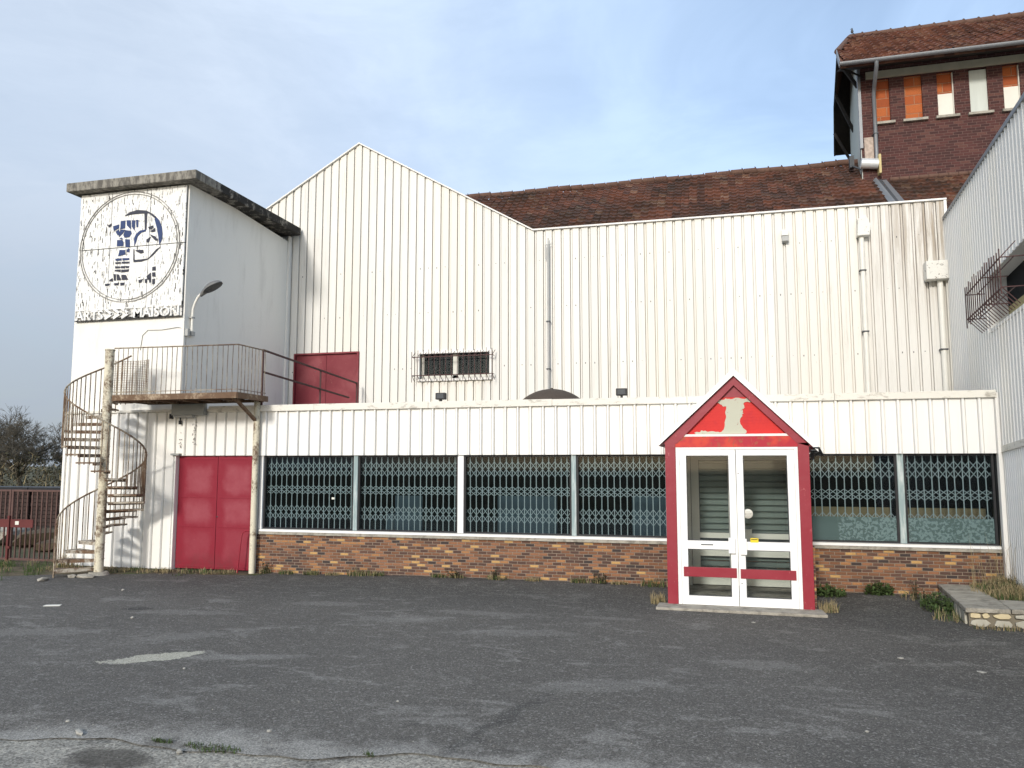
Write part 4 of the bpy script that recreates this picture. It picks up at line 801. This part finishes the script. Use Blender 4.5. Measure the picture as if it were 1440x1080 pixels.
for x0 in (-.79, 1.23): mb = MB(); mb.box(x0, x0 + .05, PY + .301, -.501, .933, .98); mb.box(x0, x0 + .05, -.56, -.502, .981, 2.198); mb.box(x0, x0 + .05, PY + .9, PY + .94, .981, 2.198); mb.build('side_rail', m_alu, porch)
MB().box(-.70, 1.20, PY + .15, .0, .0, .10).build('floor', m_conc, porch); MB().box(-.72, 1.22, PY + .13, .02, 2.46, 2.5).build('ceiling', m_cream, porch)
mb = MB(); mb.prism([(-.97, -2.02, -.01), (1.43, -2.05, -.01), (1.40, -1.6, -.01), (-.95, -1.6, -.01)], (0, 0, .045)); mb.build('step', m_conc, porch, bevel=.012)
# outer doors
mb = MB(); mb.box(-.649, -.60, PY - .005, PY + .09, .03, 2.41); mb.box(1.09, 1.14, PY - .005, PY + .09, .03, 2.41); mb.box(-.599, 1.089, PY - .005, PY + .09, 2.375, 2.41); dr = mb.build('door_frame', m_alu, porch)
def leaf(x0, x1, y, m, gm, zs, sw, parent, base=.03, name='door_leaf'):
    mb = MB(); z0, zb, zm0, zm1, zt0, zt = zs
    mb.box(x0, x0 + sw, y, y + .05, z0, zt); mb.box(x1 - sw, x1, y, y + .05, z0, zt)
    for a, b in ((z0, zb), (zm0, zm1), (zt0, zt)): mb.box(x0 + sw + .0005, x1 - sw - .0005, y, y + .05, a, b)
    for a, b in ((zb, zm0), (zm1, zt0)):   # dark rubber seals round the panes
        xa, xb = x0 + sw, x1 - sw; mb.box(xa + .0005, xa + .010, y + .006, y + .044, a + .001, b - .001, 1); mb.box(xb - .010, xb - .0005, y + .006, y + .044, a + .001, b - .001, 1); mb.box(xa + .0105, xb - .0105, y + .006, y + .044, a + .0005, a + .010, 1); mb.box(xa + .0105, xb - .0105, y + .006, y + .044, b - .010, b - .0005, 1)
    o = mb.build(name, [m, m_zincd], parent)
    for a, b in ((zb, zm0), (zm1, zt0)): MB().box(x0 + sw - .01, x1 - sw + .01, y + .022, y + .028, a - .01, b + .01).build('pane', gm, o)
    return o
zs = (.035, .165, .865, .99, 2.285, 2.37)
lf = leaf(-.597, .238, PY + .008, m_alu, m_glassd, zs, .10, porch); rf = leaf(.248, 1.087, PY + .008, m_alu, m_glassd, zs, .10, porch)
MB().box(-.565, .215, PY - .012, PY + .006, .45, .595).build('kick_bar', m_red, lf, bevel=.003); MB().box(.27, 1.06, PY - .012, PY + .006, .445, .585).build('kick_bar', m_red, rf, bevel=.003)
MB().box(.105, .205, PY - .05, PY + .006, .815, 1.045).build('handle', m_alu, lf, bevel=.006); MB().box(.275, .37, PY - .05, PY + .006, .80, 1.035).build('handle', m_alu, rf, bevel=.006)
MB().box(-.30, -.12, PY + .002, PY + .0075, .925, .94).build('letter_plate', m_zincd, lf)
mb = MB(); mb.lathe((.403, PY + .024, 1.405), [(.0, 0), (.072, 0), (.072, .004)], 24, 'Y'); st = mb.build('round_sticker', m_board, rf)
mb = MB(); [mb.box(.403 - w, .403 + w, PY + .0215, PY + .0235, z, z + .006) for w, z in ((.03, 1.43), (.05, 1.408), (.045, 1.39), (.025, 1.37))]; mb.build('sticker_print', m_grey, rf)
MB().box(.425, .54, PY + .005, PY + .0075, .98, 1.045).build('yellow_sticker', m_yellow, rf); MB().box(.437, .528, PY + .003, PY + .0048, 1.018, 1.03).build('sticker_print', m_black, rf)
for x, z in ((.275, 2.01), (.285, .37)): MB().lathe((x, PY + .004, z), [(0, 0), (.008, 0), (.008, .004)], 8, 'Y').build('lock', m_black, rf)
for z in (.3, 1.2, 2.15):
    for x in (-.603, 1.089): MB().tube([(x, PY - .004, z), (x, PY - .004, z + .09)], .011, 8).build('hinge', m_alu, dr)
# inner doors with roller shutters behind
IY = -.14
for a, b in ((-.42, .265), (.30, 1.17)):
    il = leaf(a - .06, b + .06 if b > 1 else b, IY, m_cream, m_glassd, (.12, .25, .90, .99, 2.22, 2.32), .13, porch, name='inner_door')
    MB().box(a + .06, b - .08, IY - .006, IY + .001, .60, .74).build('kick_bar', m_cream, il)
MB().box(.40, .50, IY - .05, IY - .001, .86, 1.06).build('inner_handle', m_cream, il)
mb = MB(); mb.box(-.65, -.49, IY - .02, IY + .1, .1, 2.46); mb.box(1.19, 1.215, IY - .02, IY + .1, .1, 2.46); mb.box(-.489, 1.19, IY - .02, IY + .1, 2.325, 2.46); mb.build('inner_frame', m_cream, porch)
for a, b in ((-.36, .2), (.40, 1.12)):
    mb = MB(); z = .2
    while z < 2.3: mb.prism([(a, IY + .16, z), (a, IY + .125, z + .012), (a, IY + .125, z + .082), (a, IY + .16, z + .094)], (b - a, 0, 0)); z += .104
    mb.box(a - .05, b + .05, IY + .18, IY + .2, .1, 2.4); mb.build('roller_shutter', m_shutter, porch)

# ================================================================== PLANTER
pl = thing('stone_planter', (3.8, -1, 0), 'low rubble stone planter with a grey concrete cap by the right wing', 'planter')
mb = MB(); mb.prism([(3.17, -2.20, -.05), (7, -2.14, -.05), (7, -2.0, -.05), (3.36, -2.0, -.05), (3.55, -.0, -.05), (3.36, -.0, -.05)], (0, 0, .245)); mb.build('core_wall', m_joint, pl)
mb = MB(); 
def cap(P): mb.prism([(x, y, .19) for x, y in P], (0, 0, .06))
cap([(3.12, -2.26), (3.66, -2.25), (3.75, -1.45), (3.19, -1.50)]); cap([(3.192, -1.49), (3.752, -1.44), (3.79, -.75), (3.255, -.80)]); cap([(3.257, -.79), (3.79, -.74), (3.83, -.01), (3.33, -.01)]); cap([(3.67, -2.25), (5.1, -2.22), (5.1, -1.50), (3.755, -1.45)]); cap([(5.11, -2.22), (7, -2.2), (7, -1.5), (5.11, -1.5)])
mb.build('cap', m_conc, pl, bevel=.012)
x = 3.17
def stone(x, w, z0, h):
    n = random.randint(6, 8); P = []
    for k in range(n):
        a = 2 * pi * (k + random.uniform(-.25, .25)) / n; ca, sa = cos(a), sin(a); e = 1 / max(abs(ca), abs(sa)) ** .72
        P.append((x + w / 2 + ca * e * w * .5 * random.uniform(.82, 1), -2.205, z0 + h / 2 + sa * e * h * .5 * random.uniform(.82, 1)))
    MB().prism(P, (0, -.03 - random.uniform(0, .014), 0)).build('stone', random.choice((m_stone, m_stone, m_stoneg)), pl, bevel=.01)
while x < 6.6:
    w = random.uniform(.12, .34)
    if random.random() < .35: stone(x, w * .8, .0, .19); x += w * .8 + .012
    else:
        c = random.uniform(.07, .12); stone(x, w, .0, c - .006); x2 = x
        for q in ((1,) if random.random() < .5 else (.55, .45)): stone(x2, w * q - .008, c + .004, .185 - c); x2 += w * q
        x += w + .012
y = -2.1
while y < -.1:
    w = random.uniform(.15, .32); dx = (y + 2.2) * .09
    MB().prism([(3.17 + dx, y, .01), (3.17 + dx + w * .09, y + w, .02), (3.17 + dx + w * .09, y + w * .9, .18), (3.17 + dx, y + .03, .17)], (-.03, 0, 0)).build('stone', m_stoneg, pl, bevel=.01); y += w + .035
mb = MB()
xs, ys = rng(3.5, 6.8, .15), rng(-1.95, -.02, .15)
mb.add([(x, y, .20 + .17 * sm(3.7, 4.5, x) * sm(-1.6, -.2, y) + random.uniform(-.015, .02)) for y in ys for x in xs], [(j * len(xs) + i, j * len(xs) + i + 1, (j + 1) * len(xs) + i + 1, (j + 1) * len(xs) + i) for j in range(len(ys) - 1) for i in range(len(xs) - 1)], 0, True); mb.build('soil', m_soil, pl)

# ================================================================== PLANTS
def blades(mb, cx, cy, n, r, h0, h1, mi, lean=.5, w=.006, zf=None, ry=None):
    for _ in range(n):
        a = random.uniform(0, 2 * pi); q = r * sqrt(random.random()); x, y = cx + q * cos(a), cy + q * sin(a) * (ry or 1); z = zf(x, y) if zf else gz(x, y)
        h = random.uniform(h0, h1); b = random.uniform(0, 2 * pi); l = lean * h * random.uniform(.2, 1); dx, dy = cos(b) * l, sin(b) * l; px, py = -sin(b) * w, cos(b) * w
        mb.add([(x - px, y - py, z - .01), (x + px, y + py, z - .01), (x + dx * .35 + px * .8, y + dy * .35 + py * .8, z + h * .6), (x + dx * .35 - px * .8, y + dy * .35 - py * .8, z + h * .6), (x + dx, y + dy, z + h)], ((0, 1, 2, 3), (3, 2, 4)), mi)
def leaves(mb, cx, cy, n, r, h, mi, s=.03, zf=None, ry=None):
    for _ in range(n):
        a = random.uniform(0, 2 * pi); q = r * sqrt(random.random()); x, y = cx + q * cos(a), cy + q * sin(a) * (ry or 1); z = (zf(x, y) if zf else gz(x, y)) + random.uniform(.0, h) * (1 - .6 * q / r)
        d = Vector((random.gauss(0, 1), random.gauss(0, 1), random.gauss(.3, .6))).normalized(); u = d.cross(Vector((0, 0, 1))).normalized() * s * .45; t = s * random.uniform(.6, 1.4); p = Vector((x, y, z))
        mb.add([p, p + d * t * .5 + u, p + d * t, p + d * t * .5 - u], ((0, 1, 2, 3),), mi)
WM = [m_leaf, m_dry, m_dkleaf]
def weed(x, y, r, h, kind, label, grp, ry=.5):
    mb = MB()
    if kind == 'leafy': leaves(mb, x, y, int(500 * r / .2), r, h, 0, .045, ry=ry); blades(mb, x, y, 40, r, h * .4, h, 0, ry=ry); leaves(mb, x, y, 60, r * 1.1, h * .4, 2, .04, ry=ry)
    elif kind == 'tuft': blades(mb, x, y, 70, r, h * .4, h, 0, .7, .005, ry=ry); blades(mb, x, y, 50, r * 1.2, h * .4, h * 1.1, 1, .8, .004, ry=ry); leaves(mb, x, y, 60, r, h * .5, 2, .03, ry=ry)
    elif kind == 'dry': blades(mb, x, y, 110, r, h * .4, h, 1, .7, .004, ry=ry); leaves(mb, x, y, 50, r, h * .4, 2, .03, ry=ry); blades(mb, x, y, 25, r, h * .3, h * .7, 0, .6, .004, ry=ry)
    elif kind == 'stalk':
        for _ in range(4):
            a = random.uniform(-.1, .1); b = random.uniform(-.18, .18); hh = h * random.uniform(.6, 1); mb.tube([(x + a, y, gz(x, y)), (x + a + b * .4, y - .03, hh * .6), (x + a + b, y - .05, hh)], [.006, .005, .002], 4, 2); 
            for t in range(5): leaves(mb, x + a + b * t / 5, y - .03, 5, .03, .03, 2, .035, zf=lambda X, Y, t=t, hh=hh: hh * (t + 1) / 5.5)
        leaves(mb, x, y, 70, r, h * .3, 0, .04, ry=ry); blades(mb, x, y, 40, r, h * .2, h * .5, 1, .7, .004, ry=ry)
    return tag(mb.build('weed', WM, org=(x, y, 0)), label, 'weed', grp)
G1 = 'weeds along the foot of the building'
weed(-8.75, -.06, .14, .30, 'stalk', 'bare brown weed stalk at the plinth end beside the rusty post', G1)
for x, k, h in ((-8.3, 'tuft', .10), (-7.75, 'tuft', .12), (-7.3, 'dry', .08), (-6.35, 'tuft', .10), (-5.1, 'tuft', .09), (-3.3, 'dry', .09), (-2.45, 'tuft', .11), (-1.75, 'dry', .08)): weed(x, -.07, .16, h, k, 'small low weed tuft at the foot of the brown brick plinth', G1)
weed(-6.75, -.07, .24, .16, 'tuft', 'wide scrubby weed patch at the plinth under the second shop window', G1)
weed(-4.75, -.06, .16, .26, 'stalk', 'thin dead stalked weed at the plinth below the white window post', G1)
weed(-4.0, -.08, .24, .30, 'stalk', 'tallest dark stalked weed at the plinth under the third shop window', G1)
weed(-2.1, -.06, .12, .34, 'stalk', 'single upright dry stalk at the plinth left of the porch', G1)
weed(-1.15, -.16, .24, .16, 'tuft', 'weed tangle in the corner between plinth and porch left side', G1)
weed(-.97, -1.5, .12, .20, 'dry', 'dry grass tuft at the front left foot of the porch', G1, 1.)
weed(1.50, -1.55, .14, .20, 'dry', 'dry grass tuft at the front right foot of the porch', G1, 1.)
weed(1.62, -.35, .30, .18, 'leafy', 'dark leafy weeds in the corner right of the porch', G1, .6)
weed(2.45, -.10, .22, .24, 'leafy', 'bright green bushy weed at the plinth between porch and planter', G1, .45)
weed(2.98, -.35, .28, .42, 'stalk', 'brown leaved stalk weed where the planter meets the plinth', G1, .8)
weed(3.12, -1.0, .26, .26, 'leafy', 'long green weed heap against the planter left side', G1, 1.6)
weed(3.05, -1.75, .22, .14, 'tuft', 'mixed grass at the planter front left corner', G1, 1.2)
weed(3.6, -2.38, .5, .08, 'dry', 'dry grass strip under the planter stone front', G1, .2)
weed(-13.15, -.55, .22, .42, 'dry', 'brown dry weed clump at the outer foot of the spiral stair', G1, .8)
mb = MB(); sz = lambda x, y: .20 + .17 * sm(3.7, 4.5, x) * sm(-1.6, -.2, y)
for i in range(12): blades(mb, random.uniform(3.85, 4.3), random.uniform(-1.2, -.15), 150, .28, .04, .15, random.choice((1, 1, 0)), .8, .005, sz)
for i in range(8): blades(mb, random.uniform(4.2, 6), random.uniform(-1.3, -.6), 90, .3, .06, .22, random.choice((1, 0)), .8, .005, sz)
blades(mb, 4.05, -.35, 40, .35, .45, .95, 1, .7, .0025, sz); leaves(mb, 4.1, -.5, 260, .4, .14, 2, .04, sz)
tag(mb.build('dry_grass', WM, org=(4, -.6, .2)), 'dry yellow and green grass filling the stone planter', 'grass', None, 'stuff')
mb = MB()
for i in range(70):
    x = random.uniform(-13.6, -9.3); y = -.12 - abs(random.gauss(0, .25)) - .02 * (x + 9) ** 2; blades(mb, x, y, 14, .12, .03, .10, random.choice((1, 1, 0)), .9, .004); leaves(mb, x, y, 12, .15, .02, 2, .03)
for i in range(130):
    x = random.uniform(-18, -13.0); y = random.uniform(-3., .1); blades(mb, x, y, 26, .18, .05, .16, random.choice((1, 0, 0)), .9, .005)
tag(mb.build('verge_grass', WM), 'short mixed grass and dead leaves along the verge', 'grass', None, 'stuff')
mb = MB()
for cx, cy, n, r in ((-3.85, -8.60, 150, .26), (-4.3, -8.60, 60, .10), (-2.6, -8.46, 20, .05)): blades(mb, cx, cy, n, r, .01, .04, 0, .9, .003, ry=.22); leaves(mb, cx, cy, n, r, .015, 2, .015, ry=.22)
tag(mb.build('crack_moss', WM), 'low moss and grass in the seam at the asphalt edge', 'moss', None, 'stuff')
# loose stones
def rock(x, y, s, m, name, label, cat, grp, z=None):
    bm = bmesh.new(); bmesh.ops.create_icosphere(bm, subdivisions=1, radius=1)
    for v in bm.verts: v.co = Vector((v.co.x * random.uniform(.7, 1.2) * s[0], v.co.y * random.uniform(.7, 1.2) * s[1], v.co.z * random.uniform(.7, 1.1) * s[2]))
    me = bpy.data.meshes.new(name); bm.to_mesh(me); bm.free(); me.materials.append(m); o = bpy.data.objects.new(name, me); COL.objects.link(o); o.location = (x, y, gz(x, y) + s[2] * .5); o.rotation_euler[2] = random.uniform(0, 3); return tag(o, label, cat, grp)
SG = 'loose stones on the asphalt'
for x, y, s in ((-12.2, -2.0, (.13, .09, .05)), (-11.75, -1.45, (.28, .14, .05)), (-12.0, -1.5, (.10, .09, .05))): rock(x, y, s, m_conc, 'concrete_chunk', 'broken concrete lump at the foot of the spiral stair', 'rubble', 'concrete lumps by the stair')
for x, y, s in ((-5.35, -8.45, (.02, .018, .012)), (-4.05, -8.72, (.035, .025, .02)), (-5.55, -6.7, (.02, .02, .012)), (-2.9, -7.2, (.018, .016, .012)), (-8.0, -4.6, (.04, .03, .02)), (-3.6, -8.2, (.025, .02, .015)), (1.9, -4.3, (.035, .03, .012)), (.4, -2.6, (.035, .02, .01)), (1.1, -7.0, (.02, .018, .01)), (2.6, -4.7, (.06, .04, .01)), (-9.9, -2.6, (.04, .03, .02))):
    rock(x, y, s, m_pebble, 'loose_stone', 'small pale stone lying loose on the dark asphalt', 'stone', SG)
o = rock(-5.07, -8.62, (.10, .03, .02), m_pebble, 'wood_scrap', 'long pale scrap lying on the asphalt seam, near left', 'scrap', None)
mb = MB(); mb.prism([(-9.95, -4.2, .012), (-9.72, -4.12, .012), (-9.74, -4.06, .02), (-9.97, -4.12, .016)], (0, 0, .006)); tag(mb.build('paper_scrap', m_board, org=(-9.85, -4.13, .01)), 'flat white scrap on the asphalt before the spiral stair', 'litter')
mb = MB()
for _ in range(2600):
    x = random.uniform(-11, 4.5); y = random.uniform(-9.0, -.25)
    if random.random() < .35: y = random.gauss(-8.75, .25)
    s = random.choice((.003, .003, .004, .005, .007)) * random.uniform(.7, 1.2); z = gz(x, y); a = random.uniform(0, 6)
    mb.add([(x + s * cos(a), y + s * sin(a), z), (x + s * cos(a + 2.1), y + s * sin(a + 2.1), z), (x + s * cos(a + 4.2), y + s * sin(a + 4.2), z), (x, y, z + s * .9)], ((0, 1, 3), (1, 2, 3), (2, 0, 3)))
tag(mb.build('gravel', m_pebble), 'fine pale grit scattered over the asphalt lot', 'gravel', None, 'stuff')

# ================================================================== GATE AND YARD BEHIND
def gate(x0, x1, label, lock):
    t = thing('yard_gate', ((x0 + x1) / 2, .3, 0), label, 'gate', 'leaves of the brown yard gate'); mb = MB(); y = .3
    mb.bar((x0, y, .0), (x0, y, 1.58), .05); mb.bar((x1, y, .0), (x1, y, 1.58), .05); mb.bar((x0 + .026, y, 1.56), (x1 - .026, y, 1.56), .045, .04); mb.bar((x0 + .026, y, .04), (x1 - .026, y, .04), .045, .05); mb.build('frame', m_gate, t)
    n = round((x1 - x0) / .135)
    for i in range(1, n): x = x0 + (x1 - x0) * i / n; MB().bar((x, y, .066), (x, y, 1.538), .028).build('bar', m_gate, t)
    lx = x0 if lock else x1
    MB().box(min(lx, lx + (.62 if lock else -.5)), max(lx, lx + (.62 if lock else -.5)), y - .04, y - .016, .74, .92).build('lock_plate', m_gatered, t)
    if lock:
        MB().box(lx + .14, lx + .24, y - .048, y - .041, .80, .88).build('paper_label', m_board, t); b = MB(); b.bar((lx - .03, y - .045, -.04), (lx - .03, y - .045, 1.0), .05); b.bar((lx - .06, y - .05, .3), (lx + .05, y - .05, .3), .05); b.build('drop_bolt', m_gatered, t)
gate(-15.46, -13.98, 'brown barred gate leaf with the white lock label next to the annex', True); gate(-17.0, -15.53, 'brown barred gate leaf farther from the annex, cut by the photo edge', False)
mb = MB(); mb.box(-13.96, -13.90, .25, .35, 0, 1.65); tag(mb.build('gate_post', m_gate, org=(-13.93, .3, 0)), 'brown steel gate post against the annex corner', 'post')
ts = ('brown tile stack behind the gate, nearest the annex', 'brown tile stack behind the gate, second from the annex', 'brown tile stack behind the gate, third from the annex')
for i in range(3):
    x0 = -20.6 - i * 2.6; t = thing('tile_stack', (x0, 7, 0), ts[i], 'tile stack', 'stacks of roof tiles behind the gate'); mb = MB()
    for r in range(9):
        k = 0
        while k < 9: xx = x0 - 1.2 + k * .27; mb.box(xx, xx + .255, 6.9 + random.uniform(-.03, .03), 7.8, .16 + r * .125, .27 + r * .125); k += 1
    mb.build('tiles', plain('stacked brown tile', (.042, .028, .024), .5, 3, .9), t); b = MB(); b.box(x0 - 1.25, x0 + 1.25, 6.8, 7.9, .02, .15); b.build('pallet', m_woodk, t)
    b = MB(); b.box(x0 - 1.28, x0 + 1.28, 6.82, 7.9, 1.30, 1.40); b.build('black_sheet', m_black, t)
for i, (x, y, s) in enumerate(((-17.6, 3.4, (.9, .5, .35)), (-19.2, 3.6, (1.2, .6, .4)), (-16.4, 2.4, (.5, .4, .2)))):
    rock(x, y, s, m_soil if i != 1 else m_conc, 'rubble_heap', ('dark earth heap behind the gate near the annex', 'pale rubble heap behind the gate', 'smallest earth heap just behind the gate')[i], 'heap', 'heaps behind the gate')
def bare_tree(x, y, h, seed, label, dens=1., spread=.62):
    rnd = random.Random(seed); t = thing('bare_tree', (x, y, 0), label, 'tree', 'bare trees beyond the gate'); tr = MB(); cr = MB()
    def grow(p, d, l, r, lev):
        q = [p]; dd = d
        for i in range(3): dd = (dd + Vector((rnd.gauss(0, .13), rnd.gauss(0, .13), rnd.gauss(.05, .08)))).normalized(); q.append(q[-1] + dd * l / 3)
        (tr if lev < 2 else cr).tube(q, [r, r * .85, r * .72, r * .6], 5 if lev < 2 else 3, 0, False)
        if lev >= 6: return
        n = (3 if lev else 7)
        for i in range(n + (1 if rnd.random() < .4 * dens else 0)):
            b = q[rnd.choice((1, 2, 3, 3)) if lev else rnd.choice((2, 3))]; nd = (dd + Vector((rnd.gauss(0, spread), rnd.gauss(0, spread), rnd.gauss(.06, spread * .55)))).normalized()
            if nd.z < -.25: nd.z = .05
            grow(b, nd, l * rnd.uniform(.58, .82), max(r * rnd.uniform(.45, .62), .010), lev + 1)
    grow(Vector((x, y, -.05)), Vector((0, 0, 1)), h * .28, h * .024, 0)
    tr.build('trunk', m_bark, t); cr.build('crown', m_bark, t)
for i, (x, y, h, l) in enumerate(((-40.3, 24, 7.2, 'bare twiggy tree rising highest behind the yard gate'), (-44, 26, 7.6, 'bare twiggy tree behind the gate at the photo left edge'), (-37.6, 25, 5.6, 'lower bare tree behind the gate close to the annex corner'), (-50, 27, 7, 'bare tree behind the gate farther left, outside the gate opening'))): bare_tree(x, y, h, 11 + i, l)
mb = MB()
for i in range(5200):
    x = random.uniform(-62, -30); y = random.uniform(21, 27); hh = 2.0 + .9 * abs(sin(x * .7) * sin(x * .23 + 1)) ; z = random.uniform(0, hh); d = Vector((random.gauss(0, .6), random.gauss(0, .6), random.uniform(.2, 1))).normalized() * random.uniform(.3, .9)
    w = Vector((random.gauss(0, 1), random.gauss(0, 1), 0)).normalized() * .025; p = Vector((x, y, z)); mb.add([p - w, p + w, p + d], ((0, 1, 2),), random.choice((0, 0, 1)))
    if i % 2 == 0:
        for _ in range(4): q = p + Vector((random.gauss(0, .3), random.gauss(0, .3), random.gauss(0, .2))); u = Vector((random.gauss(0, 1), random.gauss(0, 1), random.gauss(0, 1))).normalized() * .09; v = u.cross(Vector((random.random(), random.random(), 1))).normalized() * .06; mb.add([q - u, q + v, q + u, q - v], ((0, 1, 2, 3),), 2)
tag(mb.build('bramble_thicket', [m_bark, m_dry, m_dkleaf]), 'dark bramble thicket below the bare trees', 'thicket', None, 'stuff')
